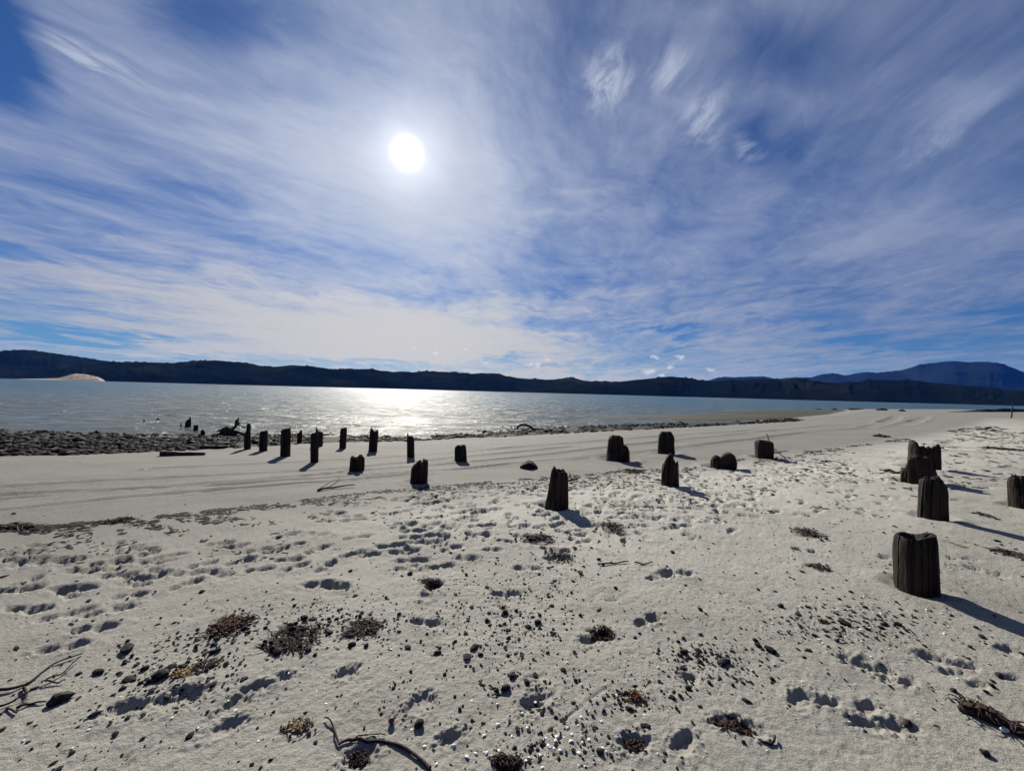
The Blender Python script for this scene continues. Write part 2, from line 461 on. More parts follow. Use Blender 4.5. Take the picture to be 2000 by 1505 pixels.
def build_sand():
    th_in = np.radians(np.linspace(-63, 63, 920))
    th_out = np.radians(np.linspace(63, 297, 60)[1:-1])
    th = np.concatenate([th_in, th_out])
    rr = list(np.arange(0.15, 1.2, 0.03))
    r = 1.2
    while r < 700:
        rr.append(r)
        r += min(r * r * 0.0014, (0.009 if r < 55 else 0.022) * r)
    rr = np.array(rr)
    R, A = np.meshgrid(rr, th, indexing='ij')
    X = R * np.sin(A); Y = R * np.cos(A)
    Z = np.empty_like(X)
    for i in range(0, len(rr), 100):
        Z[i:i + 100] = base_z(X[i:i + 100], Y[i:i + 100])
    near = rr < 90
    n = near.sum()
    x, y = X[:n], Y[:n]
    dw = seg_dist(x, y, WRACK)
    sea = WRACK[::-1]
    side = np.interp(x, WRACK[:, 0], WRACK[:, 1])
    dry = sstep(-0.4, 1.2, (side - y) * 0.6)
    fade = 1 - sstep(40, 90, R[:n])
    tread = sstep(0.40, 0.62, fbm(x * 0.5, y * 0.5, 3, 13)) * np.exp(-(seg_dist(x, y, WRACK) / 3.5) ** 2) * sstep(-3.5, 1.0, x) + 0.12
    rel = np.zeros_like(x)
    rel += dry * 0.045 * (fbm(x * 1.3, y * 1.3, 3, 11) - 0.5)
    rel += dry * (0.006 + 0.014 * tread) * (fbm(x * 6.5, y * 6.5, 3, 21) - 0.5)
    lump = fbm(x * 13, y * 13, 2, 27)
    rel += dry * (0.2 + 0.8 * tread) * (0.010 * sstep(0.66, 0.9, lump) - 0.010 * sstep(0.36, 0.15, lump))
    rel += (0.002 + 0.003 * dry) * (vnoise(x * 42, y * 42, 31) - 0.5)
    rel += (1 - dry) * 0.03 * (fbm(x * 0.7, y * 1.5, 3, 41) - 0.5)
    pit = np.zeros_like(x)
    for k, tr in enumerate(TRACKS):
        if k >= 5:
            d = seg_dist(x, y, tr); wdt = 0.45; dep = 0.05
        else:
            d = seg_dist(x, y, tr); wdt = np.maximum(0.09, 0.012 * R[:n]); dep = 0.027
        d = d + 0.05 * (vnoise(x * 1.5, y * 1.5, 60 + k) - 0.5)
        cut = -dep * (1 - sstep(wdt * 0.55, wdt, d)) + dep * 0.7 * np.exp(-((d - wdt * 1.25) / (wdt * 0.35)) ** 2)
        rel += cut * (0.4 + 1.0 * vnoise(x * 0.5, y * 0.5, 70 + k))
    rel *= fade
    # footprints, each one stamped into the sheet
    for k, (gx, gy, L, a, dep) in enumerate(prints):
        pr = math.hypot(gx, gy); pa = math.atan2(gx, gy)
        i0 = np.searchsorted(rr, pr - 0.6); i1 = np.searchsorted(rr, pr + 0.6)
        da = min(1.2, 0.6 / max(pr, 0.5))
        j0 = np.searchsorted(th_in, pa - da); j1 = np.searchsorted(th_in, pa + da)
        if i1 <= i0 or j1 <= j0 or i1 > n: continue
        sx = x[i0:i1, j0:j1] - gx; sy = y[i0:i1, j0:j1] - gy
        wob = 0.030 * (fbm(x[i0:i1, j0:j1] * 9, y[i0:i1, j0:j1] * 9, 2, 300 + k) - 0.5)
        u = sx * math.sin(a) + sy * math.cos(a) + wob; v = sx * math.cos(a) - sy * math.sin(a) + wob
        hl, hw = L / 2, L * 0.21
        ball = np.sqrt(((u - hl * 0.42) / (hl * 0.62)) ** 2 + (v / hw) ** 2)
        heel = np.sqrt(((u + hl * 0.55) / (hl * 0.46)) ** 2 + (v / (hw * 0.82)) ** 2)
        q = np.minimum(ball, heel)
        loc = rel[i0:i1, j0:j1]
        if L < 0.21: q = np.sqrt((u / (hl * 1.0)) ** 2 + (v / (hl * 0.62)) ** 2)
        rough = fbm(x[i0:i1, j0:j1] * 24, y[i0:i1, j0:j1] * 24, 3, 500 + k)
        q = q + 0.75 * (rough - 0.5)
        tow = (sx * SUN_DIR.x + sy * SUN_DIR.y) / (hl * 0.6)
        hole = 1 - sstep(0.42, 1.08, q)
        rim = np.exp(-((q - 1.45) / 0.42) ** 2)
        crumb = vnoise(x[i0:i1, j0:j1] * 70, y[i0:i1, j0:j1] * 70, 900 + k) - 0.5
        loc += -dep * hole * np.clip(0.95 + 0.35 * tow, 0.45, 1.35) * (0.75 + 0.6 * rough) + dep * 0.11 * rim * (0.1 + 1.6 * rough) + (0.016 * crumb * np.exp(-((q - 1.1) / 0.5) ** 2))
    for k, (qx_, qy_, w_) in enumerate(FEET):               # sand scoured round the piles and banked behind
        f = at([qx_], [qy_])[0]
        D_ = math.hypot(*f); al = math.atan2(f[0], f[1])
        r0 = w_ * D_ * math.cos(al) ** 2 / (2 * F)
        cx, cy = math.sin(al) * (D_ + .9 * r0), math.cos(al) * (D_ + .9 * r0)
        m_ = ((x - cx) ** 2 + (y - cy) ** 2) < (3.2 * r0) ** 2
        dd_ = np.hypot(x[m_] - cx, y[m_] - cy) / r0
        ang = np.arctan2(y[m_] - cy, x[m_] - cx)
        vary = 0.35 + 1.1 * vnoise(np.cos(ang) * 2 + 9, np.sin(ang) * 2 + 9, 700 + k)
        rel[m_] += vary * r0 * (-0.16 * np.exp(-((dd_ - 1.0) / 0.38) ** 2) + 0.10 * np.exp(-((dd_ - 1.9) / 0.42) ** 2))
    for (qx_, qy_, hd) in ((1190, 1158, 4), (1043, 1345, -4)):
        g = at([qx_], [qy_])[0]
        sx, sy = x - g[0], y - g[1]
        m_ = (sx * sx + sy * sy) < 0.09
        a = math.radians(hd)
        u = sx[m_] * math.sin(a) + sy[m_] * math.cos(a); v = sx[m_] * math.cos(a) - sy[m_] * math.sin(a)
        box = (1 - sstep(0.10, 0.125, np.abs(u))) * (1 - sstep(0.040, 0.050, np.abs(v)))
        rel[m_] += box * (-0.004 + 0.0028 * np.sin(u * 190)) - 0.010 * box * sstep(-0.05, -0.085, u)
    drag = at(*np.array([(1195, 1335), (1150, 1368), (1100, 1408), (1050, 1450)], float).T)
    d = seg_dist(x, y, drag)
    rel -= 0.005 * (1 - sstep(0.004, 0.013, d)) * sstep(0.3, 0.6, vnoise(x * 14, y * 14, 64))
    Z[:n] += rel
    nr, na = X.shape
    verts = np.stack([X.ravel(), Y.ravel(), Z.ravel()], 1)
    i = np.arange(nr - 1)[:, None] * na; j = np.arange(na)[None, :]; j2 = (j + 1) % na
    faces = np.stack([i + j, i + j2, i + na + j2, i + na + j], 2).reshape(-1, 4)
    cen = len(verts)
    verts = np.vstack([verts, [[0, 0, Z[0].mean()]]])
    fan = np.stack([np.full(na, cen), (np.arange(na) + 1) % na, np.arange(na)], 1)
    me = mesh_np('sand_beach', verts, [faces, fan[:, ::-1]], MAT['sand'])
    # shingle mask (gravelly mud between the stones), and the dry upper beach
    sh = np.zeros(len(verts)); dr = np.zeros(len(verts)); bc = np.zeros(len(verts))
    m = (R > 6) & (R < 80)
    bx, by = X[m], Y[m]
    dd = np.minimum(seg_dist(bx, by, _e), seg_dist(bx, by, _w)) * np.where(inside(bx, by, BAND), 1, -1)
    dd = dd + 0.5 * (fbm(bx * 1.2, by * 1.2, 3, 77) - 0.5)
    tmp = np.zeros_like(X); tmp[m] = sstep(-0.12, 0.25, dd)
    sh[:-1] = tmp.ravel()
    tmp = np.zeros_like(X); tmp[:n] = dry * (1 - sstep(40, 88, R[:n]))
    dr[:-1] = tmp.ravel()
    tmp = np.zeros_like(X); tmp[:n] = (1 - sstep(25, 80, R[:n])) * dry * np.exp(-(np.maximum(dw - 1.0, 0) / 3.4) ** 2) * sstep(-4, 1.5, x) * (0.55 + 0.7 * fbm(x * .8, y * .8, 3, 19))
    bc[:-1] = np.clip(tmp, 0, 1).ravel()
    for nm, arr in (('shingle', sh), ('dry', dr), ('bleach', bc)):
        at_ = me.attributes.new(nm, 'FLOAT', 'POINT')
        at_.data.foreach_set('value', arr.astype(np.float32))
    o = obj('beach', me)
    tag(o, kind='structure')

    def gz(px_, py_):
        px_ = np.asarray(px_, float); py_ = np.asarray(py_, float)
        r_ = np.hypot(px_, py_); a_ = np.arctan2(px_, py_)
        fi = np.interp(r_, rr, np.arange(nr)); fj = np.interp(a_, th_in, np.arange(len(th_in)))
        i0 = np.clip(fi.astype(int), 0, nr - 2); j0 = np.clip(fj.astype(int), 0, len(th_in) - 2)
        u = fi - i0; v = fj - j0
        return (Z[i0, j0] * (1 - u) * (1 - v) + Z[i0 + 1, j0] * u * (1 - v) + Z[i0, j0 + 1] * (1 - u) * v + Z[i0 + 1, j0 + 1] * u * v)
    return gz


# ------------------------------------------------------------------ materials
MAT = {}


def material(name, rough=0.8, spec=0.3):
    m = bpy.data.materials.new(name)
    m.use_nodes = True
    T = NT(m.node_tree)
    b = m.node_tree.nodes['Principled BSDF']
    b.inputs['Roughness'].default_value = rough
    b.inputs['Specular IOR Level'].default_value = spec
    MAT[name] = m
    return T, b


def bump(T, b, h, strength, dist):
    nd = T.new('ShaderNodeBump')
    nd.inputs['Strength'].default_value = strength
    nd.inputs['Distance'].default_value = dist
    T.put(nd.inputs['Height'], h)
    T.l.new(nd.outputs[0], b.inputs['Normal'])


def build_materials():
    # sand
    T, b = material('sand', 0.9, 0.12)
    pos = T.new('ShaderNodeNewGeometry').outputs['Position']
    z = T.sep(pos)[2]
    g1 = T.noise(pos, 260, 2, 0.7)
    g2 = T.noise(pos, 45, 4, 0.7)
    g3 = T.noise(pos, 1.3, 4, 0.55)
    at1 = T.new('ShaderNodeAttribute', attribute_name='shingle').outputs['Fac']
    at2 = T.new('ShaderNodeAttribute', attribute_name='dry').outputs['Fac']
    damp = T.mix(g3, (0.140, 0.135, 0.121, 1), (0.195, 0.188, 0.169, 1))
    dryc = T.mix(g3, (0.205, 0.195, 0.170, 1), (0.255, 0.243, 0.212, 1))
    bl = T.new('ShaderNodeAttribute', attribute_name='bleach').outputs['Fac']
    c = T.mix(at2, damp, dryc)
    c = T.mix(bl, c, (0.375, 0.362, 0.322, 1))
    g4 = T.noise(T.mapping(pos, sc=(0.35, 1.0, 1)), 1.0, 5, 0.6, 0.3)
    g5 = T.noise(pos, 7.0, 5, 0.65)
    c = T.mix(T.math('MULTIPLY', T.mapr(g4, 0.50, 0.68), 0.38), c, (0.115, 0.108, 0.093, 1))
    c = T.mix(T.math('MULTIPLY', T.mapr(g5, 0.52, 0.70), 0.34), c, (0.105, 0.097, 0.083, 1))
    c = T.mix(T.math('MULTIPLY', T.mapr(g2, 0.52, 0.72), 0.50), c, (0.11, 0.10, 0.085, 1))
    c = T.mix(T.math('MULTIPLY', T.mapr(g1, 0.58, 0.80), 0.70), c, (0.04, 0.036, 0.032, 1))
    c = T.mix(T.math('MULTIPLY', T.mapr(g1, 0.40, 0.2), 0.35), c, (0.45, 0.43, 0.39, 1))
    wet = T.mapr(T.math('MULTIPLY_ADD', g3, 0.08, z), WATER + 0.28, WATER + 0.17)
    c = T.mix(wet, c, T.mix(g2, (0.036, 0.036, 0.022, 1), (0.058, 0.056, 0.036, 1)))
    c = T.mix(at1, c, T.mix(g2, (0.003, 0.003, 0.003, 1), (0.020, 0.020, 0.018, 1)))
    T.put(b.inputs['Base Color'], c)
    T.put(b.inputs['Roughness'], T.math('MULTIPLY_ADD', wet, -0.2, 0.9))
    h = T.math('ADD', T.math('MULTIPLY', g1, 0.35), T.math('MULTIPLY', g2, 1.0))
    bump(T, b, h, 0.85, 0.016)
    # water
    T, b = material('water', 0.19, 0.22)
    pos = T.new('ShaderNodeNewGeometry').outputs['Position']
    n1 = T.noise(T.mapping(pos, sc=(1.4, 2.8, 1)), 1.0, 6, 0.66, 0.3)
    n2 = T.noise(T.mapping(pos, sc=(0.25, 0.7, 1)), 1.0, 3, 0.5)
    n3 = T.noise(T.mapping(pos, sc=(0.01, 0.03, 1)), 1.0, 3, 0.5)
    offs = T.math('MULTIPLY_ADD', n3, 30.0, T.sep(pos)[1])
    T.put(b.inputs['Base Color'], T.mix(T.mapr(offs, 22.0, 130.0), (0.085, 0.082, 0.052, 1), (0.026, 0.058, 0.054, 1)))
    b.inputs['IOR'].default_value = 1.33
    far_g = T.mapr(T.noise(T.mapping(pos, rot=(0, 0, 0.1), sc=(0.05, 0.16, 1)), 1.0, 5, 0.65, 0.4), 0.38, 0.62, 0.7, 1.25)
    near_g = T.mapr(T.noise(T.mapping(pos, sc=(0.42, 0.55, 1)), 1.0, 5, 0.7, 0.3), 0.40, 0.62, 0.05, 0.62)
    gust = T.math('MULTIPLY', far_g, near_g)
    bump(T, b, T.math('MULTIPLY', gust, T.math('ADD', T.math('MULTIPLY', n1, 0.5), n2)), 1.0, 0.30)
    # weathered wood
    for nm, ca, cb in (('pile_wood', (0.005, 0.004, 0.0035, 1), (0.052, 0.041, 0.032, 1)), ('driftwood', (0.02, 0.016, 0.013, 1), (0.09, 0.075, 0.06, 1))):
        T, b = material(nm, 0.9, 0.2)
        oc = T.new('ShaderNodeTexCoord').outputs['Object']
        gr = T.noise(T.mapping(oc, sc=(20, 20, 1.7)), 1.0, 9, 0.72, 0.8)
        big = T.noise(T.mapping(oc, sc=(5, 5, 1.6)), 1.0, 3, 0.5)
        c = T.mix(T.mapr(gr, 0.35, 0.75), ca, cb)
        c = T.mix(T.math('MULTIPLY', T.mapr(big, 0.50, 0.70), 0.7), c, (0.050, 0.021, 0.012, 1))
        T.put(b.inputs['Base Color'], c)
        bump(T, b, T.math('ADD', gr, T.math('MULTIPLY', big, 0.5)), 0.9, 0.03)
    # rocks
    for nm, ca, cb, sc_ in (('shore_rock', (0.0015, 0.0015, 0.0015, 1), (0.010, 0.010, 0.009, 1), 9), ('pebble', (0.010, 0.010, 0.009, 1), (0.05, 0.047, 0.043, 1), 60),
                            ('flake', (0.004, 0.003, 0.003, 1), (0.020, 0.014, 0.012, 1), 60)):
        T, b = material(nm, 0.8, 0.08)
        oc = T.new('ShaderNodeNewGeometry').outputs['Position']
        v = T.noise(oc, sc_, 4, 0.6)
        T.put(b.inputs['Base Color'], T.mix(T.mapr(v, 0.35, 0.7), ca, cb))
        bump(T, b, v, 0.6, 0.3 / sc_)
    T, b = material('red_stone', 0.6, 0.4)
    b.inputs['Base Color'].default_value = (0.12, 0.02, 0.02, 1)
    T, b = material('shell', 0.55, 0.4)
    oc = T.new('ShaderNodeNewGeometry').outputs['Position']
    v = T.noise(oc, 90, 3, 0.6)
    T.put(b.inputs['Base Color'], T.mix(v, (0.36, 0.34, 0.31, 1), (0.62, 0.61, 0.58, 1)))
    # seaweed and sponge
    for nm, ca, cb in (('seaweed', (0.012, 0.008, 0.007, 1), (0.05, 0.030, 0.026, 1)), ('sponge', (0.12, 0.07, 0.03, 1), (0.36, 0.27, 0.14, 1)), ('dry_root', (0.045, 0.020, 0.011, 1), (0.13, 0.060, 0.028, 1)),
                       ('twig', (0.008, 0.006, 0.005, 1), (0.034, 0.026, 0.020, 1))):
        T, b = material(nm, 0.8, 0.12)
        oc = T.new('ShaderNodeNewGeometry').outputs['Position']
        v = T.noise(oc, 55, 3, 0.6)
        T.put(b.inputs['Base Color'], T.mix(T.mapr(v, 0.3, 0.7), ca, cb))
    # far land
    for nm, ca, cb, cc in (('bush_hill', (0.004, 0.007, 0.004, 1), (0.008, 0.013, 0.006, 1), (0.018, 0.019, 0.009, 1)), ('dark_hill', (0.003, 0.005, 0.004, 1), (0.006, 0.010, 0.006, 1), (0.012, 0.014, 0.008, 1)),
                           ('mountain', (0.005, 0.008, 0.006, 1), (0.010, 0.014, 0.010, 1), (0.014, 0.016, 0.012, 1))):
        T, b = material(nm, 1.0, 0.0)
        pos = T.new('ShaderNodeNewGeometry').outputs['Position']
        v = T.noise(pos, 0.02, 5, 0.6)
        u = T.noise(T.mapping(pos, sc=(1, 1, 3)), 0.0025, 4, 0.6)
        c = T.mix(T.mapr(v, 0.35, 0.7), ca, cb)
        c = T.mix(T.mapr(u, 0.52, 0.68), c, cc)
        T.put(b.inputs['Base Color'], c)
        bump(T, b, v, 0.4, 5.0)
    T, b = material('dune_sand', 0.9, 0.2)
    pos = T.new('ShaderNodeNewGeometry').outputs['Position']
    v = T.noise(pos, 0.03, 4, 0.6)
    T.put(b.inputs['Base Color'], T.mix(T.mapr(v, 0.54, 0.62), (0.20, 0.16, 0.12, 1), (0.035, 0.040, 0.022, 1)))


build_materials()
GZ = build_sand()


# ------------------------------------------------------------------ water
def build_water():
    th = np.concatenate([np.radians(np.linspace(-66, 66, 420)), np.radians(np.linspace(66, 294, 50)[1:-1])])
    rr = [9.0]
    while rr[-1] < 14000:
        r = rr[-1]
        rr.append(r + (min(0.16, 0.16) if r < 40 else 0.006 * r if r < 250 else 0.12 * r))
    rr = np.array(rr)
    R, A = np.meshgrid(rr, th, indexing='ij')
    X = R * np.sin(A); Y = R * np.cos(A)
    Z = np.full_like(X, WATER)
    amp = 1 - sstep(150, 250, R)
    calm = sstep(0.3, 9, np.maximum(R - 18, 0.0) + 1.2)
    wv = 0.15 * (fbm(X * 0.24 + 0.08 * Y, Y * 0.72, 3, 91) - 0.5) + 0.07 * (fbm(X * 0.8, Y * 1.7, 2, 95) - 0.5)
    Z += wv * amp * np.clip(calm, 0.25, 1)
    nr, na = X.shape
    verts = np.stack([X.ravel(), Y.ravel(), Z.ravel()], 1)
    i = np.arange(nr - 1)[:, None] * na; j = np.arange(na)[None, :]; j2 = (j + 1) % na
    faces = np.stack([i + j, i + j2, i + na + j2, i + na + j], 2).reshape(-1, 4)
    o = obj('water', mesh_np('water', verts, faces, MAT['water']))
    tag(o, kind='structure')


build_water()


# ------------------------------------------------------------------ hills across the bay
def hill(name, outline, D, depth, mat, seed, rough=1.0, trees=0.0):
    pxs = np.array([p[0] for p in outline], float); pys = np.array([p[1] for p in outline], float)
    n = int((pxs[-1] - pxs[0]) / 3.2)
    qx = np.linspace(pxs[0], pxs[-1], n)
    qy = np.interp(qx, pxs, pys)
    ker = np.ones(5) / 5
    qy[2:-2] = np.convolve(qy, ker, 'valid')
    d = rays(qx, qy)
    az = np.arctan2(d[:, 0], d[:, 1]); te = d[:, 2] / np.hypot(d[:, 0], d[:, 1])
    t = np.concatenate([np.linspace(0, 1, 26), np.linspace(1, 2.2, 10)[1:]])
    Tt, Az = np.meshgrid(t, az, indexing='ij')
    wav = D * (1 + 0.05 * (fbm(az * 9, az * 0 + seed, 3, seed) - 0.5))[None, :]
    R = wav + depth * Tt
    X = R * np.sin(Az); Y = R * np.cos(Az)
    crest = (te[None, :] * (wav + depth) + CAMZ)
    crest = np.maximum(crest, WATER - 5)
    gul = (fbm(X / (depth * .45), Y / (depth * .45), 4, seed + 3) - 0.5)
    prof = np.where(Tt <= 1, np.sin(np.clip(Tt, 0, 1) * math.pi / 2) ** 0.9, np.cos(np.clip((Tt - 1) / 1.2, 0, 1) * math.pi / 2))
    env = np.sin(np.clip(Tt, 0, 1) * math.pi)
    prof = np.clip(prof + gul * 0.5 * rough * env, -0.02, 0.97 + 0.03 * (np.abs(Tt - 1) < 0.01))
    Z = WATER - 2 + (crest - WATER + 2) * prof
    bumpy = (vnoise(Az * 420, Tt * 22 + seed, seed + 9) ** 3 + 0.6 * vnoise(Az * 1100, Tt * 40, seed + 10) ** 2)
    Z += trees * bumpy * sstep(0.1, 0.4, prof) * (0.2 + 1.3 * sstep(0.35, 0.7, vnoise(Az * 60, Tt * 0 + 3, seed + 20)))
    nr, na = X.shape
    verts = np.stack([X.ravel(), Y.ravel(), Z.ravel()], 1)
    i = np.arange(nr - 1)[:, None] * na; j = np.arange(na - 1)[None, :]
    faces = np.stack([i + j, i + j + 1, i + na + j + 1, i + na + j], 2).reshape(-1, 4)
    o = obj(name, mesh_np(name, verts, faces, MAT[mat]))
    tag(o, kind='structure')
    return o


hill('hills_west', [(-900, 720), (-500, 706), (-250, 697), (0, 686), (40, 684), (60, 685), (100, 690), (150, 697), (190, 703), (260, 712), (350, 727), (450, 752)], 4300, 900, 'bush_hill', 1, 0.8, 7)
hill('hills_across_bay', [(60, 743), (85, 733), (110, 724), (150, 717), (200, 709), (240, 707), (300, 709), (345, 710), (370, 706), (420, 704.5), (460, 708), (500, 713), (525, 717), (545, 716), (570, 713.5),
     (600, 716), (640, 721), (660, 723), (690, 721), (720, 721.5), (760, 726), (800, 727), (830, 725.5), (870, 726), (915, 730), (945, 728.5), (970, 730), (1000, 737), (1050, 741), (1085, 741), (1110, 738),
     (1116, 736.5), (1140, 743), (1170, 746), (1200, 749), (1260, 756), (1400, 776)], 3000, 700, 'bush_hill', 2, 1.0, 9)
hill('wooded_hills', [(980, 767), (1060, 758), (1100, 755), (1160, 747), (1215, 745.5), (1250, 741), (1290, 737), (1310, 734.5), (1340, 739), (1375, 744), (1390, 745), (1420, 744), (1450, 742), (1500, 743), (1560, 743),
     (1640, 749), (1700, 745), (1740, 742), (1800, 745.5), (1850, 750), (1900, 756), (1950, 761), (2000, 763), (2200, 772), (2600, 790)], 2500, 600, 'dark_hill', 3, 0.8, 9)
hill('mountains', [(1340, 750), (1380, 746), (1400, 740), (1430, 738), (1470, 735.5), (1485, 735), (1515, 740), (1560, 738), (1580, 739), (1605, 731), (1630, 729.5), (1650, 733), (1690, 727), (1715, 729), (1760, 725), (1800, 714),
     (1830, 709), (1870, 705.5), (1890, 707), (1920, 706), (1955, 711), (1975, 718), (2000, 728), (2100, 745), (2300, 772), (2600, 800)], 9000, 2600, 'mountain', 4, 1.2, 14)
hill('sand_dune', [(10, 742), (40, 739.5), (70, 739.4), (112, 738.8), (124, 735.5), (133, 733.5), (140, 730), (148, 729), (154, 730.5), (163, 729.8), (178, 733), (190, 736), (199, 739.5), (206, 746)], 2300, 130, 'dune_sand', 5, 0.5, 2)


# ------------------------------------------------------------------ piles and stumps
def post_frame(px, base_py, top_py, width):
    """Centre, height, radius and lateral axis of an upright post seen in the photograph."""
    f = at([px], [base_py])[0]
    D = math.hypot(*f); al = math.atan2(f[0], f[1])
    r = width * D * math.cos(al) ** 2 / (2 * F)
    D += r * 0.9
    c = np.array([math.sin(al), math.cos(al)]) * D
    dt = rays([px], [top_py])[0]
    ztop = CAMZ + dt[2] / math.hypot(dt[0], dt[1]) * (D - 0.2 * r)
    zb = float(GZ(c[0], c[1]))
    return c, zb, ztop - zb, r, al


def stump(name, label, px, base_py, top_py, width, prof, tl=(1, 1), tr=(1, 1), rag=0.05, fiss=0.09, hollow=0.12, deep=0.9, lean=0.0, mat='pile_wood', cat='stump', group='old wooden piles on the beach'):
    """Ragged post. prof: outline of the top across the view, (-1..1, share of height); tl / tr: half-width at foot and top on either side."""
    c, zb, Hh, r, al = post_frame(px, base_py, top_py, width)
    seed = int(px * 7 + base_py) % 9973
    rag *= 0.8
    lean = lean + 0.10 * (vnoise(np.array([px * .37]), np.array([base_py * .91]), 5)[0] - 0.5)
    far = math.hypot(*c) > 9
    N, M = (72, 14) if far else (180, 34)
    th = np.linspace(0, 2 * math.pi, N, endpoint=False)
    pu = np.array([p[0] for p in prof]); ph = np.array([p[1] for p in prof])
    ct, st = np.cos(th), np.sin(th)
    cx, cy = ct * 3.3 + 20, st * 3.3 + 20
    cut = fbm(ct * 6 + 9, st * 6 + 4, 3, seed)
    flute = np.abs(fbm(ct * 6 + 5, st * 6 + 3, 3, seed + 2) - 0.5) * 2
    topn = vnoise(ct * 7 + 31, st * 7 + 7, seed + 5) + 0.5 * vnoise(ct * 20 + 3, st * 20 + 1, seed + 6) + 2.2 * np.maximum(vnoise(ct * 13 + 9, st * 13 + 4, seed + 11) - 0.68, 0) / 0.32 - 1.0
    def top_h(u):
        return np.interp(u, pu, ph)
    V = []
    ts = np.linspace(0, 1, M)
    for t in ts:
        side_l = tl[0] + (tl[1] - tl[0]) * t ** 0.8; side_r = tr[0] + (tr[1] - tr[0]) * t ** 0.8
        w = np.where(ct < 0, side_l, side_r)
        w = w * (1 - sstep(-0.3, 0.3, ct)) * 0 + (side_l + (side_r - side_l) * sstep(-0.35, 0.35, ct))
        wx, wy = ct + 0.10 * t * math.sin(seed), st + 0.10 * t * math.cos(seed)
        crack = np.abs(fbm(wx * 3.1 + 5, wy * 3.1 + 3 + 0.25 * t, 2, seed + 2) - 0.5) * 2
        fibre = 0.65 * fbm(wx * 5 + 7, wy * 5 + 2 + 0.3 * t, 3, seed + 7) + 0.35 * vnoise(wx * 15, wy * 15 + 0.8 * t, seed + 8)
        swell = fbm(ct * 1.3 + 11, st * 1.3 + 6 + 0.8 * t, 2, seed + 9)
        gro = 1 - fiss * 2.2 * (1 - sstep(0.0, 0.10, crack)) - fiss * 0.55 * (fibre - 0.4) + 0.16 * (swell - 0.5) - 0.03 * vnoise(ct * 5 + 8, st * 5 + t * 6, seed + 8)
        gro = gro * (1 - 0.06 * sstep(0.9, 1.0, t))
        x = r * w * gro * ct; y = r * deep * w * gro * st
        hz = Hh * np.clip(top_h(np.clip(x / r, -1, 1)) + rag * topn, 0.08, 1.3)
        z = -0.18 + (hz + 0.18) * t
        V.append(np.stack([x, y, z], 1))
    ring = V[-1]
    for q in (0.93, 0.8, 0.6, 0.35, 0.12):
        x = ring[:, 0] * q; y = ring[:, 1] * q
        hz = Hh * np.clip(top_h(np.clip(x / r, -1, 1)) + rag * 0.8 * (vnoise(x / r * 7 + 3, y / r * 7 + 9, seed + 4) - 0.5), 0.06, 1.3)
        V.append(np.stack([x, y, hz * 1.0 - Hh * hollow * sstep(1.0, 0.5, np.full(N, q))], 1))
    K = len(V)
    verts = np.vstack(V)
    lz = np.clip(verts[:, 2], 0, None)
    verts[:, 0] += lean * lz
    cen = len(verts)
    verts = np.vstack([verts, [[V[-1][:, 0].mean(), V[-1][:, 1].mean(), V[-1][:, 2].mean()]]])
    i = np.arange(K - 1)[:, None] * N; j = np.arange(N)[None, :]; j2 = (j + 1) % N
    faces = np.stack([i + j, i + j2, i + N + j2, i + N + j], 2).reshape(-1, 4)
    fan = np.stack([(K - 1) * N + np.arange(N), (K - 1) * N + (np.arange(N) + 1) % N, np.full(N, cen)], 1)
    o = obj(name, mesh_np(name, verts, [faces, fan], MAT[mat]), loc=(c[0], c[1], zb), rot=(0, 0, -al))
    return tag(o, label, cat, group)


FLAT = [(-1, .97), (1, 1)]
# tall piles by the water, from left to right
stump('wooden_pile', 'narrow dark pile with a stepped top, leftmost of the tall row by the stones', 483, 877, 827, 14, [(-1, .55), (-.3, .72), (-.1, 1), (1, 1)], rag=.03)
stump('wooden_pile', 'blunt square-topped pile, second from the end of the tall row', 514, 881, 841, 17, [(-1, .95), (1, 1)], rag=.04)
stump('wooden_pile', 'broad tall straight pile casting a shadow on sand, third in the row', 557, 891, 835, 20, [(-1, .92), (0, .95), (1, 1)], rag=.03)
stump('wooden_pile', 'thin dim pile standing back among the stones at the water', 585, 865, 839, 10, [(-1, .7), (0, .85), (.4, 1), (1, .95)], rag=.05)
stump('wooden_pile', 'short flat-topped pile in front of a spiked one, its shadow running left', 614, 903, 843, 17, [(-1, .93), (1, 1)], rag=.03)
stump('wooden_pile', 'pile with one thin spike at its top, half hidden behind another', 623, 872, 834, 15, [(-1, .7), (-.75, 1), (-.5, .98), (-.3, .78), (1, .72)], rag=.03)
stump('wooden_pile', 'slim straight pile with a level top against the glittering water', 669, 876, 835, 14, [(-1, .96), (1, 1)], rag=.02)
stump('wooden_pile', 'tall pile with a notched top and chipped side, standing on sand', 728, 882, 835, 18, [(-1, .85), (-.6, 1), (-.2, .9), (.2, .82), (.6, .9), (1, .86)], tl=(1, .95), rag=.03, fiss=.14)
stump('wooden_pile', 'slender pile with a thin splinter standing up on its left', 802, 893, 845, 15, [(-1, .9), (-.75, 1), (-.55, .97), (-.4, .86), (.4, .86), (1, .75)], rag=.03)
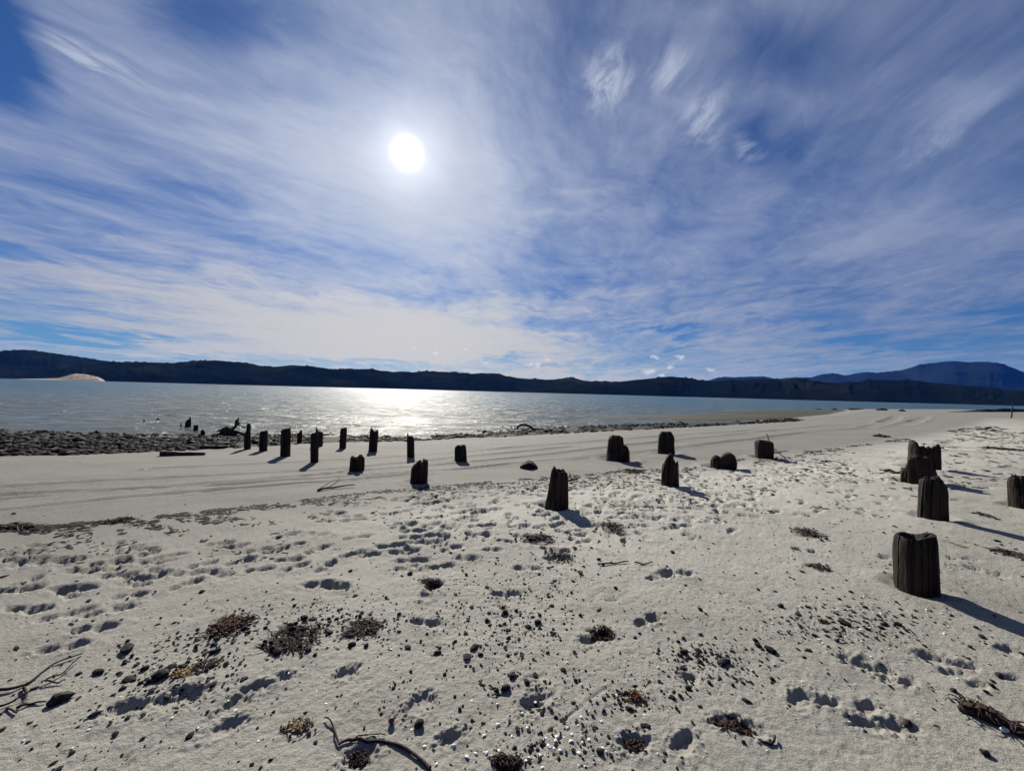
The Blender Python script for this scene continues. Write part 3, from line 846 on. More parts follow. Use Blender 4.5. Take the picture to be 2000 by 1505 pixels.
# piles standing in the shallows
stump('wooden_pile', 'short pile with a spike standing in shallow water, near two stubs', 367, 833, 813, 13, [(-1, .6), (-.4, .78), (.2, .8), (.5, 1), (.8, .95), (1, .7)], tl=(1.2, .9), rag=.05)
stump('wooden_pile', 'small stub of a pile in the shallows beside the spiked one', 382, 841, 830, 10, FLAT, rag=.1)
stump('wooden_pile', 'pointed stub of a pile just off the stony edge', 396, 851, 838, 10, [(-1, .75), (0, 1), (1, .5)], rag=.05)
stump('wooden_pile', 'short pile in the water behind the tangled root', 462, 831, 814, 8, [(-1, .8), (0, .8), (.5, 1), (1, .95)], rag=.04)
stump('wooden_pile', 'low far stub of a pile poking out of the water', 306, 820, 815, 9, [(-1, .7), (1, 1)], rag=.08)
stump('wooden_pile', 'tiny rounded stub of a pile, outermost in the water', 281, 822, 818, 7, [(-1, .7), (0, 1), (1, .7)], rag=.08)
stump('wooden_pile', 'small pointed stub of a pile beside the spiked pile in the shallows', 353, 832, 823, 6, [(-1, .3), (0, 1), (1, .5)], rag=.05)
# stumps on the sand
stump('wooden_stump', 'short thick stump with two rounded lobes on its top', 696, 921, 889, 32, [(-1, .70), (-.75, .92), (-.5, .94), (-.25, .82), (.1, .85), (.3, 1), (.6, .98), (.8, .85), (1, .75)], tl=(1.05, .85), rag=.03)
stump('wooden_stump', 'squat stump with a sloping top rising to a square horn', 818, 944, 898, 37, [(-1, .62), (-.55, .76), (-.1, .93), (.1, .95), (.18, .84), (.28, .86), (.34, 1), (.8, .99), (1, .88)], tl=(1, .92), tr=(1, .92), rag=.02)
stump('wooden_stump', 'small stump with a slotted top alone on the smooth sand', 900, 902, 869, 24, [(-1, .84), (-.6, .96), (-.1, .98), (0, .88), (.1, .99), (.7, 1), (1, .85)], tr=(1.05, .95), rag=.02)
stump('worn_stump', 'very low dark mound of a worn stump, flush with the sand', 1033, 916, 901, 36, [(-1, .3), (-.5, .65), (-.1, 1), (.2, .9), (.6, .65), (1, .2)], rag=.05, fiss=.12)
stump('wooden_stump', 'black stump with a low step on its shoreward shoulder', 1207, 901, 851, 49, [(-1, .8), (-.8, .93), (-.5, 1), (0, .97), (.36, .92), (.42, .6), (.75, .56), (1, .3)], tl=(1, .9), tr=(1, .95), rag=.03)
stump('wooden_stump', 'round-shouldered black stump nearest the curving tyre marks', 1301, 887, 843, 34, [(-1, .82), (-.7, .98), (0, 1), (.5, 1), (.7, .88), (1, .7)], tr=(1.05, .95), rag=.02)
stump('wooden_stump', 'tall tapering stump with a splintered top and fluted sides, centre of the beach', 1087, 994, 912, 52, [(-1, .6), (-.62, .78), (-.45, .88), (-.30, 1), (-.18, .97), (-.1, .92), (.3, .90), (.55, .92), (.68, .82), (.8, .84), (1, .74)], tl=(1.22, .50), tr=(.96, .84), rag=.045, fiss=.12)
stump('wooden_stump', 'pointed grey stump like a broken tooth with a side splinter', 1308, 949, 886, 39, [(-1, .55), (-.75, .62), (-.5, .8), (-.2, .95), (0, 1), (.2, .97), (.35, .8), (.52, .68), (.66, .74), (.8, .77), (1, .6)], tl=(1, .92), tr=(1.04, .85), rag=.04, fiss=.13)
stump('worn_stump', 'low rotten stump in two rounded humps with a dip between', 1413, 915, 884, 54, [(-1, .45), (-.75, .72), (-.5, .74), (-.3, .62), (-.2, .62), (-.05, .85), (.2, .97), (.5, 1), (.8, .85), (1, .5)], rag=.05, deep=.7)
stump('wooden_stump', 'short flat stump with a stick leaning behind it', 1493, 895, 860, 39, [(-1, .92), (-.5, 1), (.5, .97), (1, .9)], rag=.02)
stump('wooden_stump', 'broad hollow stump with a comb of splinters, rear of the three overlapping', 1806, 916, 862, 72, [(-1, .98), (-.75, 1), (-.42, .93), (-.35, .78), (-.1, .82), (0, .72), (.2, .84), (.35, .76), (.5, .86), (.75, .9), (1, .92)], tl=(1, .95), tr=(1.05, .85), rag=.09, fiss=.12, hollow=.3)
stump('wooden_stump', 'crumbling stump with a ledge, middle of the three overlapping', 1793, 944, 888, 74, [(-1, .42), (-.62, .48), (-.55, .9), (-.2, 1), (.2, .92), (.6, .95), (.75, .6), (1, .35)], rag=.05, fiss=.14)
stump('wooden_stump', 'upright stump with a rounded crest, front of the three overlapping', 1822, 1014, 930, 68, [(-1, .66), (-.85, .88), (-.55, .94), (-.2, .93), (0, .98), (.25, 1), (.5, .92), (.8, .75), (1, .55)], tl=(1.03, .92), tr=(1.05, .9), rag=.03, fiss=.10)
stump('wooden_stump', 'dark stump cut off by the right edge of the picture', 2003, 993, 931, 72, [(-1, .82), (-.7, .98), (0, 1), (1, .9)], rag=.04, fiss=.11)
stump('wooden_stump', 'thick weathered stump with a saddle-shaped top, largest and nearest of all', 1791, 1160, 1040, 98, [(-1, .78), (-.9, .86), (-.7, .92), (-.3, .90), (0, .90), (.3, .95), (.6, 1.0), (.85, 1.0), (1, .93)], tl=(1.0, .97), tr=(1.02, .97), rag=.006, fiss=.10, hollow=.10)


# ------------------------------------------------------------------ rocks, pebbles, shells
def rock_mesh(name, mat, seed, sub=2, flat=0.65, jag=0.35, smooth=False):
    bm = bmesh.new()
    bmesh.ops.create_icosphere(bm, subdivisions=sub, radius=1.0)
    v = np.array([p.co for p in bm.verts])
    n = fbm(v[:, 0] * 1.3 + v[:, 2] * 2 + 40, v[:, 1] * 1.3 - v[:, 2] + 40, 3, seed)
    v = v * (1 + jag * 2 * (n - 0.5))[:, None]
    for k in range(4):                                  # a few broken faces
        r_ = np.random.default_rng(seed * 13 + k).normal(size=3); r_ /= np.linalg.norm(r_)
        dd = v @ r_
        v -= np.outer(np.maximum(dd - 0.72, 0), r_)
    v[:, 2] *= flat
    for p, q in zip(bm.verts, v): p.co = q
    me = bpy.data.meshes.new(name)
    bm.to_mesh(me); bm.free()
    for p in me.polygons: p.use_smooth = smooth
    me.materials.append(MAT[mat])
    return me


def joined(name, protos, xyz, size, seed, mat, squash=(1, 1, 1), sink=0.2, stretch=None):
    """Many small pieces that nobody could count, as one mesh. xyz: positions, size: radii."""
    r_ = np.random.default_rng(seed)
    data = []
    for me in protos:
        v = np.array([p.co for p in me.vertices]); f = np.array([list(p.vertices) for p in me.polygons])
        data.append((v, f))
    V, Fc, off = [], [], 0
    for k in range(len(xyz)):
        v, f = data[k % len(data)]
        a = r_.uniform(0, 6.283); ca, sa = math.cos(a), math.sin(a)
        s = size[k] * r_.uniform(0.75, 1.3, 3) * np.array(squash)
        if stretch is not None: s[0] *= r_.uniform(*stretch)
        w = v * s
        w = np.stack([w[:, 0] * ca - w[:, 1] * sa, w[:, 0] * sa + w[:, 1] * ca, w[:, 2]], 1)
        w += xyz[k] + np.array([0, 0, s[2] * (0.5 - sink)])
        V.append(w); Fc.append(f + off); off += len(v)
    o = obj(name, mesh_np(name, np.vstack(V), np.vstack(Fc), MAT[mat], False))
    return o


def ground_pts(px, py, lift=0.0):
    g = at(px, py)
    return np.column_stack([g, GZ(g[:, 0], g[:, 1]) + lift])


def band_pts(n, seed, bias=0.5, lo=-150, hi=1560):
    r_ = np.random.default_rng(seed)
    qx = r_.uniform(lo, hi, n)
    t = r_.beta(1.0, 1.0, n) ** (2 * bias)
    wy = np.interp(qx, WLINE_PX[:, 0], WLINE_PX[:, 1]); ey = np.interp(qx, EDGE_PX[:, 0], EDGE_PX[:, 1])
    qy = wy - 1.0 + (ey - wy + 1.5) * t
    # patches of bare wet sand and water between the stones
    keep = fbm(qx / 26.0, qy / 5.0, 2, 808) + np.where(qx < 470, 0.25, 0) + np.where(qx > 1120, 0.15, 0) > 0.47
    return qx[keep], qy[keep]


ROCKS = [rock_mesh('shore_rock', 'shore_rock', 100 + k, 2, 0.62, 0.42) for k in range(6)]
STONES = [rock_mesh('stone', 'shore_rock', 140 + k, 1, 0.6, 0.4) for k in range(5)]
qx, qy = band_pts(9000, 1)
P = ground_pts(qx, qy)
dist = np.hypot(P[:, 0], P[:, 1])
sz = rng.lognormal(-3.4, 0.55, len(P)) * (0.8 + dist / 60)
tag(joined('shingle_stones', STONES, P, np.clip(sz, 0.02, 0.16), 3, 'shore_rock', (1.3, 1, .85)), 'band of small dark stones along the water edge', 'stones', kind='stuff')
qx, qy = band_pts(230, 2, 0.7)
qx = np.concatenate([qx, [825, 850, 880, 905, 930, 945, 700, 765, 1015, 1070, 1110, 1180, 1250, 1330, 530, 500, 645]])
qy = np.concatenate([qy, [852, 853, 855, 853, 851, 853, 848, 857, 838, 836, 834, 831, 828, 826, 846, 850, 848]])
for k, p in enumerate(ground_pts(qx, qy)):
    s_ = random.uniform(0.05, 0.12) * (0.75 + math.hypot(p[0], p[1]) / 70)
    if k >= len(qx) - 17: s_ *= 1.35
    o = obj('shore_rock', ROCKS[k % 6], loc=(p[0], p[1], p[2] + s_ * 0.12), rot=(0, 0, random.uniform(0, 6.28)), sc=(s_ * random.uniform(1, 1.7), s_, s_ * random.uniform(.45, .8)))
    tag(o, 'dark angular rock lying among the stones at the water edge', 'rock', 'dark rocks along the water edge')
for px_, py_, w_, lab in [(1600, 799.5, 17, 'small black rock at the far tip of the sand flat'), (1672, 800, 34, 'widest black rock low on the far edge of the sand'), (1722, 801, 22, 'thin black rock between the far sand and the water'),
                          (1630, 800, 12, 'tiny black rock between two larger ones on the far sand edge'), (1762, 803, 15, 'flat dark rock where tyre marks meet the far water')]:
    p = ground_pts([px_], [py_])[0]
    D_ = math.hypot(p[0], p[1])
    a_ = math.atan2(p[0], p[1])
    w = w_ / F * D_ * math.cos(a_) ** 2 * 0.55
    o = obj('far_rock', ROCKS[int(px_) % 6], loc=(p[0], p[1], p[2] + 0.05), rot=(0, 0, -a_), sc=(w, w * 0.5, 0.45))
    tag(o, lab, 'rock', 'rocks on the far edge of the sand')

# reef on the right
def reef():
    qx = np.linspace(1850, 2250, 90)
    qy = np.interp(qx, [1850, 1900, 2000, 2250], [804.5, 804.5, 804, 806])
    g = at(qx, qy)
    V = []
    for k, (gx, gy) in enumerate(g):
        d_ = math.hypot(gx, gy); ux, uy = gx / d_, gy / d_
        e_ = min(1, k / 25)
        for t in np.linspace(-1, 1, 9):
            hh = (0.75 * e_ * (1 - abs(t) ** 1.5) * (0.45 + 1.1 * fbm(np.array([k / 3.0]), np.array([t * 2.0]), 3, 66)[0])) if abs(t) < 1 else -0.3
            q = 5 * t
            V.append((gx + ux * (q + 5), gy + uy * (q + 5), float(GZ(gx, gy)) + hh - 0.05))
    n = len(g); i = np.arange(n - 1)[:, None] * 9; j = np.arange(8)[None, :]
    f = np.stack([i + j, i + 9 + j, i + 9 + j + 1, i + j + 1], 2).reshape(-1, 4)
    tag(obj('rock_reef', mesh_np('rock_reef', np.array(V), f, MAT['shore_rock'], False)), 'low dark rock reef at the far end of the beach beside a leaning pole', 'reef')


reef()

# pebbles: those one can pick out, and the grit between
PEB = [rock_mesh('pebble', 'pebble', 200 + k, 1, 0.72, 0.25, True) for k in range(6)]
RED = rock_mesh('red_pebble', 'red_stone', 230, 2, 0.8, 0.15, True)


def scatter_px(n, seed, zones):
    r_ = np.random.default_rng(seed)
    w = np.array([z[4] for z in zones], float); w /= w.sum()
    zi = r_.choice(len(zones), n, p=w)
    Z_ = np.array([z[:4] for z in zones], float)[zi]
    return Z_[:, 0] + r_.normal(size=n) * Z_[:, 2], Z_[:, 1] + r_.normal(size=n) * Z_[:, 3]


CL = [(1380, 1285, 30, 12, 2), (715, 1228, 35, 14, 2), (1660, 1225, 50, 16, 2.5), (1010, 1250, 35, 25, 2), (330, 1322, 45, 20, 2), (1090, 1450, 60, 28, 2), (620, 1203, 45, 12, 1.4), (1240, 1362, 30, 14, 1.2), (985, 1185, 40, 22, 2), (1090, 1120, 45, 22, 1.6), (420, 1255, 55, 22, 2), (1440, 1300, 40, 20, 1)]
CL = [(a, b, c * 1.45, d * 1.4, e) for a, b, c, d, e in CL]
ZN = CL + [(1000, 1260, 150, 70, 3), (900, 1180, 150, 40, 2), (1050, 1110, 90, 50, 2), (1360, 1290, 90, 50, 1.6), (330, 1300, 130, 60, 2.2), (640, 1200, 110, 40, 1.2), (1620, 1220, 90, 40, 2.0), (1080, 1420, 120, 50, 1.6), (200, 1420, 120, 50, 1.0), (1850, 1250, 120, 110, 1.2), (1300, 1100, 150, 60, 1.2), (760, 1340, 150, 90, 1.2)]
qx, qy = scatter_px(200, 5, ZN)
ok = (qy > 1080) & (qy < 1500) & (qx > 5) & (qx < 1995)
for k, p in enumerate(ground_pts(qx[ok], qy[ok])):
    s_ = min(0.024, 0.0070 + random.expovariate(1 / 0.0042)) * (0.8 + 0.12 * math.hypot(p[0], p[1]))
    o = obj('pebble', PEB[k % 6], loc=(p[0], p[1], p[2] + s_ * 0.35), rot=(random.uniform(-.3, .3), random.uniform(-.3, .3), random.uniform(0, 6.28)), sc=(s_ * random.uniform(1, 1.5), s_, s_ * random.uniform(.8, 1.15)))
    tag(o, 'small dark pebble lying loose on the pale sand', 'pebble', 'dark pebbles scattered over the sand')
p = ground_pts([765], [1413])[0]
tag(obj('pebble', RED, loc=(p[0], p[1], p[2] + 0.012), rot=(.2, .1, .5), sc=(.017, .015, .018)), 'single wine-red pebble on bare sand', 'pebble')
p = ground_pts([818], [1418])[0]
tag(obj('stone', rock_mesh('stone', 'pebble', 251, 2, .8, .3), loc=(p[0], p[1], p[2] + 0.014), rot=(0, 0, .4), sc=(.027, .021, .02)), 'angular dark stone with a pale rim near the red pebble', 'stone')
for px_, py_, w_, lab in [(925, 1268, .03, 'round dark lump of stone beside a footprint in the middle sand'), (118, 1368, .05, 'flat oval dark stone beyond the end of the bare branch'), (312, 1322, .045, 'blue-grey domed stone next to the yellow sponge'),
                          (248, 1267, .045, 'blue-grey stone with brown weed behind it'), (192, 1312, .03, 'dark wedge-shaped stone alone on the sand'), (1000, 1322, .028, 'dark split stone beside a ridged shoe print'), (855, 1275, .025, 'squarish brown stone on the middle sand')]:
    p = ground_pts([px_], [py_])[0]
    tag(obj('stone', rock_mesh('stone', 'pebble', int(px_), 2, .7, .25), loc=(p[0], p[1], p[2] + w_ * .25), rot=(0, 0, px_ % 3), sc=(w_, w_ * .7, w_ * .8)), lab, 'stone')
GRIT = [rock_mesh('grit', 'flake', 300 + k, 1, 0.55, 0.4) for k in range(4)]
qx, qy = scatter_px(5200, 6, ZN + [(500, 1250, 500, 120, 3), (1500, 1250, 400, 120, 3), (1000, 1050, 600, 50, 3), (1700, 1050, 200, 60, 2.5)])
ok = (qy > 985) & (qy < 1560) & (qx > -200) & (qx < 2200)
P = ground_pts(qx[ok], qy[ok])
sz = rng.lognormal(-5.6, 0.5, len(P)) * (0.75 + 0.16 * np.hypot(P[:, 0], P[:, 1]))
tag(joined('beach_grit', GRIT, P, sz, 9, 'flake', (1, 1, .8), 0.1, (1, 1.8)), 'fine dark grit and bark scraps strewn over the sand', 'grit', kind='stuff')
# flakes of seaweed thrown up along the tide line, and over the right-hand beach
r_ = np.random.default_rng(12)
n = 11000
qx = r_.uniform(-150, 2100, n)
wy = np.interp(qx, [-150, 0, 250, 500, 750, 950, 1150, 1350, 1500, 1650, 1800, 1890, 2100], [1046, 1032, 1014, 985, 957, 940, 925, 906, 890, 872, 850, 835, 825])
spread = np.interp(qx, [0, 600, 1000, 1400, 1800, 2100], [16, 17, 20, 22, 20, 16])
line = r_.random(n) < 0.62
qy = wy + np.where(line, np.abs(r_.normal(size=n)) * spread * r_.choice([0.25, 1.0, 1.6], n), r_.uniform(0, 120, n))
keep = (fbm(qx / 70.0, qy / 14.0, 3, 333) > np.where(qx > 1150, 0.44, 0.48)) & (qy > 812) & ((qx > 1150) | line | (r_.random(n) < 0.35))
P = ground_pts(qx[keep], qy[keep])
dd = np.hypot(P[:, 0], P[:, 1])
ok = dd < 60
P, dd = P[ok], dd[ok]
sz = np.minimum(rng.lognormal(-4.6, 0.5, len(P)) * (0.5 + 0.095 * dd), 0.010 + 0.0022 * dd)
tag(joined('tide_wrack', GRIT, P, sz, 10, 'flake', (1.3, 0.8, .45), 0.1, (1, 2.6)), 'broken seaweed and bark strewn along the tide line', 'seaweed', kind='stuff')


def shell_mesh(seed):
    r_ = np.random.default_rng(seed)
    V = [(0, -0.55, 0.25)]
    na, nt = 15, 5
    for k in range(1, nt + 1):
        t = k / nt
        for j in range(na):
            a = math.radians(-75 + 150 * j / (na - 1))
            rad = t * (1 + 0.03 * (-1) ** j)
            V.append((math.sin(a) * rad * 0.85, -0.55 + math.cos(a) * rad * 1.15, 0.10 + 0.42 * math.sin(math.pi * min(1, t * .9 + .08)) * math.cos(a * .75) * (1 - .06 * (j % 2))))
    f4 = [(1 + (k - 1) * na + j, 1 + (k - 1) * na + j + 1, 1 + k * na + j + 1, 1 + k * na + j) for k in range(1, nt) for j in range(na - 1)]
    f3 = [(0, 1 + j + 1, 1 + j) for j in range(na - 1)]
    return mesh_np('shell', np.array(V), [np.array(f4)[:, ::-1], np.array(f3)], MAT['shell'])


SHELL = shell_mesh(1)
spx = [(1095, 1470), (1020, 1395), (1135, 1402), (1088, 1443), (1092, 1440), (1085, 1450), (1115, 1450), (1138, 1450), (1177, 1460), (1184, 1467), (1131, 1473), (1108, 1425), (1297, 1362), (1205, 1360), (1286, 1306), (973, 1418), (972, 1376), (887, 1460), (950, 1474), (852, 1497), (912, 1481), (1700, 1228),
       (1683, 1253), (1688, 1165), (1775, 1152), (1800, 1165), (1810, 1192), (1745, 1180), (1860, 1112), (1684, 1425), (1660, 1405), (830, 1458), (763, 1270), (885, 1458), (930, 1475), (45, 1450), (225, 1402), (85, 1340), (170, 1405), (235, 1363), (140, 1463), (1970, 1228), (1845, 1237), (1920, 1222), (1470, 1304), (1107, 1295), (1250, 1450), (1130, 1498), (1060, 1502), (1160, 1490), (1072, 1460), (1055, 1478), (1665, 1212), (1720, 1200), (1640, 1235), (1600, 1250), (1840, 1200), (1000, 1440), (945, 1440), (1030, 1425)]
for k, p in enumerate(ground_pts(*np.array(spx, float).T)):
    s_ = random.uniform(0.010, 0.017) * (1.5 if k == 0 else 1)
    tag(obj('seashell', SHELL, loc=(p[0], p[1], p[2]), rot=(random.uniform(-.3, .3), random.uniform(-.3, .3), random.uniform(0, 6.28)), sc=(s_, s_, s_)),
        'largest white shell, at the bottom among the dark pebbles' if k == 0 else 'small white shell lying on the sand', 'shell', 'white shells on the sand')
CHIP = [rock_mesh('shell_chip', 'shell', 400 + k, 1, 0.4, 0.4) for k in range(3)]
qx, qy = scatter_px(230, 8, [(1090, 1450, 130, 60, 3), (1680, 1230, 110, 50, 3), (350, 1350, 200, 80, 0.5), (1850, 1180, 130, 80, 1.5), (1000, 1300, 500, 150, 2)])
P = ground_pts(qx, np.clip(qy, 1060, 1560))
tag(joined('shell_grit', CHIP, P, rng.lognormal(-5.35, .4, len(P)) * (0.8 + .08 * np.hypot(P[:, 0], P[:, 1])), 11, 'shell', (1, 1, .7), .1), 'tiny white shell fragments sprinkled over the sand', 'shell grit', kind='stuff')


# ------------------------------------------------------------------ branches, driftwood, seaweed
def tube(V, Fc, pts, rad, sides=6, flat=1.0):
    """Append a tapering tube along pts; rad: a radius for each point."""
    pts = np.asarray(pts, float); n = len(pts)
    tan = np.gradient(pts, axis=0)
    tan /= np.linalg.norm(tan, axis=1)[:, None] + 1e-9
    up = np.array([0, 0, 1.0])
    sd = np.cross(tan, up); sd /= np.linalg.norm(sd, axis=1)[:, None] + 1e-6
    nn = np.cross(sd, tan)
    off = sum(len(v) for v in V)
    a = np.linspace(0, 2 * math.pi, sides, endpoint=False)
    ring = pts[:, None, :] + (np.cos(a)[None, :, None] * sd[:, None, :] + flat * np.sin(a)[None, :, None] * nn[:, None, :]) * np.asarray(rad)[:, None, None]
    V.append(ring.reshape(-1, 3))
    i = np.arange(n - 1)[:, None] * sides; j = np.arange(sides)[None, :]; j2 = (j + 1) % sides
    Fc.append(off + np.stack([i + j, i + j2, i + sides + j2, i + sides + j], 2).reshape(-1, 4))
    if sides == 6:
        Fc.append(off + np.array([[0, 1, 2, 3], [0, 3, 4, 5]]))
        e_ = (n - 1) * sides
        Fc.append(off + e_ + np.array([[3, 2, 1, 0], [5, 4, 3, 0]]))
    elif sides == 4:
        Fc.append(off + np.array([[3, 2, 1, 0]])); Fc.append(off + (n - 1) * sides + np.array([[0, 1, 2, 3]]))


def smooth_path(pts, n=24):
    p = np.array(pts, float)
    t = np.linspace(0, 1, len(p)); q = np.linspace(0, 1, n)
    r = np.stack([np.interp(q, t, p[:, k]) for k in range(p.shape[1])], 1)
    for _ in range(2): r[1:-1] = (r[:-2] + 2 * r[1:-1] + r[2:]) / 4
    return r


def branch(name, label, cat, limbs, mat='twig', group=None):
    """Limbs drawn on the ground: list of (image points, radius at start, at end, lift at start, at end)."""
    V, Fc = [], []
    for pts, r0, r1, l0, l1 in limbs:
        sp = smooth_path(pts, 18)
        P_ = ground_pts(sp[:, 0], sp[:, 1])
        k = np.linspace(0, 1, 18)
        rad = (r0 + (r1 - r0) * k) * (1 + .25 * (vnoise(k * 9, k * 0, len(pts)) - .5))
        P_[:, 2] += rad * 0.55 + l0 + (l1 - l0) * k + 0.004 * np.sin(k * 9)
        tube(V, Fc, P_, rad)
    verts = np.vstack(V); org = verts[0].copy()
    o = obj(name, mesh_np(name, verts - org, Fc, MAT[mat]), loc=org)
    return tag(o, label, cat, group)


branch('bare_branch', 'forked bare branch lying on sand at the left edge', 'branch', [
    ([(-60, 1350), (0, 1350), (45, 1343), (75, 1318), (98, 1298), (125, 1290), (162, 1277)], .008, .003, .006, .006),
    ([(46, 1343), (52, 1355), (45, 1375), (32, 1385)], .007, .004, .006, .004),
    ([(-40, 1392), (0, 1383), (30, 1370), (62, 1355)], .007, .003, .004, .02),
    ([(32, 1385), (60, 1375), (90, 1371)], .007, .003, .006, .004), ([(-30, 1410), (0, 1398), (14, 1383), (32, 1397)], .006, .004, .004, .004),
    ([(88, 1332), (120, 1318), (158, 1286)], .005, .003, .012, .016), ([(88, 1332), (112, 1334), (128, 1330)], .005, .003, .01, .01)])
branch('kelp_stem', 'long curved dark kelp stem bent at one end, bottom of the beach', 'kelp', [
    ([(840, 1506), (820, 1485), (795, 1466), (765, 1452), (735, 1447), (700, 1447), (672, 1452), (662, 1458)], .0085, .006, .003, .003),
    ([(662, 1459), (655, 1440), (652, 1425), (645, 1415), (634, 1408)], .005, .003, .006, .010),
    ([(690, 1449), (710, 1440), (735, 1437), (752, 1438)], .003, .002, .01, .006)], mat='seaweed')
branch('fallen_branch', 'thin forked branch lying along the tyre marks by the tide line', 'branch', [
    ([(620, 960), (640, 956), (665, 953), (693, 951)], .020, .008, .01, .03), ([(640, 956), (655, 951), (663, 946)], .010, .005, .02, .10), ([(622, 959), (635, 953), (645, 949)], .009, .005, .02, .06)])
branch('log', 'long thin dark log lying on sand below the stones', 'log', [([(313, 890), (340, 889.5), (370, 889), (401, 888.5)], .075, .03, .0, .01)], mat='driftwood')
branch('stick', 'stick leaning up behind the short flat stump', 'stick', [([(1512, 884), (1503, 879), (1497, 874)], .035, .022, .0, .42)], mat='driftwood')
branch('stick', 'thin stick sloping to the sand beside the short flat stump', 'stick', [([(1533, 896), (1522, 892), (1512, 888)], .02, .02, .0, .16)], mat='driftwood')
branch('stick', 'short stick by the foot of the central splintered stump', 'stick', [([(1111, 941), (1120, 939), (1128, 938)], .022, .012, .02, .02), ([(1112, 936), (1118, 939)], .01, .008, .12, .02)], mat='driftwood')
branch('twig', 'curled dark twig lying on open sand, bottom right', 'twig', [([(1482, 1440), (1490, 1450), (1505, 1455), (1513, 1450), (1513, 1440)], .006, .005, .0, .012)])
branch('twig', 'thin twig lying by the ridged shoe print', 'twig', [([(960, 1360), (975, 1357), (990, 1352)], .004, .003, .003, .006)])
branch('twig', 'short straight twig pair beside the scattered pebbles', 'twig', [([(935, 1332), (948, 1344)], .005, .004, .003, .006), ([(955, 1340), (970, 1350)], .005, .004, .003, .006)])
branch('twig', 'thin pale scratchlike twig on the sand below the tide line', 'twig', [([(830, 1106), (843, 1109), (857, 1111)], .006, .004, .005, .005)])
branch('twig', 'long thin twig lying in the middle of the bare sand', 'twig', [([(1168, 1102), (1200, 1100), (1228, 1098)], .008, .005, .006, .01)])
branch('twig', 'curved twig pointing at the pointed grey stump', 'twig', [([(1240, 1100), (1255, 1104), (1275, 1102)], .008, .005, .006, .01)])

# leaning pole far along the beach
p = ground_pts([1974], [816])[0]
D_ = math.hypot(p[0], p[1])
hh = 30 / F * D_ * math.cos(math.atan2(p[0], p[1]))
V, Fc = [], []
k = np.linspace(0, 1, 9)
tube(V, Fc, np.stack([k * hh * .16 + .03 * np.sin(k * 5), k * 0, -.3 + k * (hh + .3)], 1), .075 - .03 * k)
tag(obj('pole', mesh_np('pole', np.vstack(V), Fc, MAT['driftwood']), loc=p), 'thin leaning pole standing far along the beach', 'pole')


def arch():
    """Arched driftwood root at the edge of the stones."""
    c = ground_pts([1029], [840])[0]
    D = math.hypot(c[0], c[1]); s = D / F
    al = math.atan2(c[0], c[1])
    prof = [(-18, 1), (-19, 4), (-16, 9), (-9, 11), (0, 10.5), (7, 7), (11, 3.5), (17, 2.5), (24, 3.5), (28, 2)]
    pts = smooth_path([(u * s, 0.02 * u * s, h * s) for u, h in prof], 34)
    V, Fc = [], []
    k = np.linspace(0, 1, 34)
    tube(V, Fc, pts, s * np.interp(k, [0, .1, .5, .7, 1], [2.2, 2.6, 2.4, 2.4, 1.2]) * (1 + .3 * (vnoise(k * 14, k * 0, 3) - .5)))
    tag(obj('arched_root', mesh_np('arched_root', np.vstack(V), Fc, MAT['driftwood']), loc=c, rot=(0, 0, -al)), 'arched driftwood root among the stones, water showing under it', 'driftwood')


def root_mass():
    """Tangled root plate stranded at the waterline."""
    c = ground_pts([446], [851])[0]
    D = math.hypot(c[0], c[1]); s = 0.82 * D / F; al = math.atan2(c[0], c[1])
    bm = bmesh.new(); bmesh.ops.create_icosphere(bm, subdivisions=4, radius=1)
    v = np.array([q.co for q in bm.verts])
    n = fbm(v[:, 0] * 2.2 + 9 + v[:, 2], v[:, 1] * 2.2 + 5 - v[:, 2] * 2, 4, 51)
    v *= (0.62 + 0.8 * n)[:, None]
    v = v * np.array([13 * s, 9 * s, 12 * s]) + np.array([0, 0, 6 * s])
    f = np.array([[w.index for w in q.verts] for q in bm.faces]); bm.free()
    V, Fc = [v], [f]
    for pts, r0, r1 in [([(2, 0, 12), (9, 0, 16), (11, 1, 20), (16, 1, 24)], 3, 1.6), ([(14, 0, 23), (18, 0, 24)], 2.4, 2), ([(6, 0, 10), (14, 0, 7), (24, 1, 3), (34, 1, 1.5)], 4, 1.2), ([(-6, 0, 10), (-14, 0, 12), (-18, -1, 10)], 3, 1.2),
                        ([(-6, 0, 5), (-16, -1, 5), (-19, -2, 2)], 2.6, 1), ([(-2, 0, 14), (-5, 0, 20)], 2.2, .8), ([(4, -2, 6), (2, -8, 3), (6, -13, 0)], 2.6, 1)]:
        sp = smooth_path(np.array(pts, float) * s, 12)
        tube(V, Fc, sp, np.linspace(r0, r1, 12) * s)
    tag(obj('driftwood_root', mesh_np('driftwood_root', np.vstack(V), Fc, MAT['driftwood'], False), loc=c, rot=(0, 0, -al)), 'tangled black root mass stranded at the waterline with a raised limb', 'driftwood')


arch(); root_mass()
V, Fc = [], []
p = ground_pts([459], [831])[0]
tube(V, Fc, np.array([[0, 0, -.2], [0.01, 0, .3], [-.02, 0, .52]]), np.array([.03, .03, .02]))
tag(obj('stick', mesh_np('stick', np.vstack(V), Fc, MAT['driftwood']), loc=p), 'thin upright stick in the water beside the pile behind the root', 'stick')


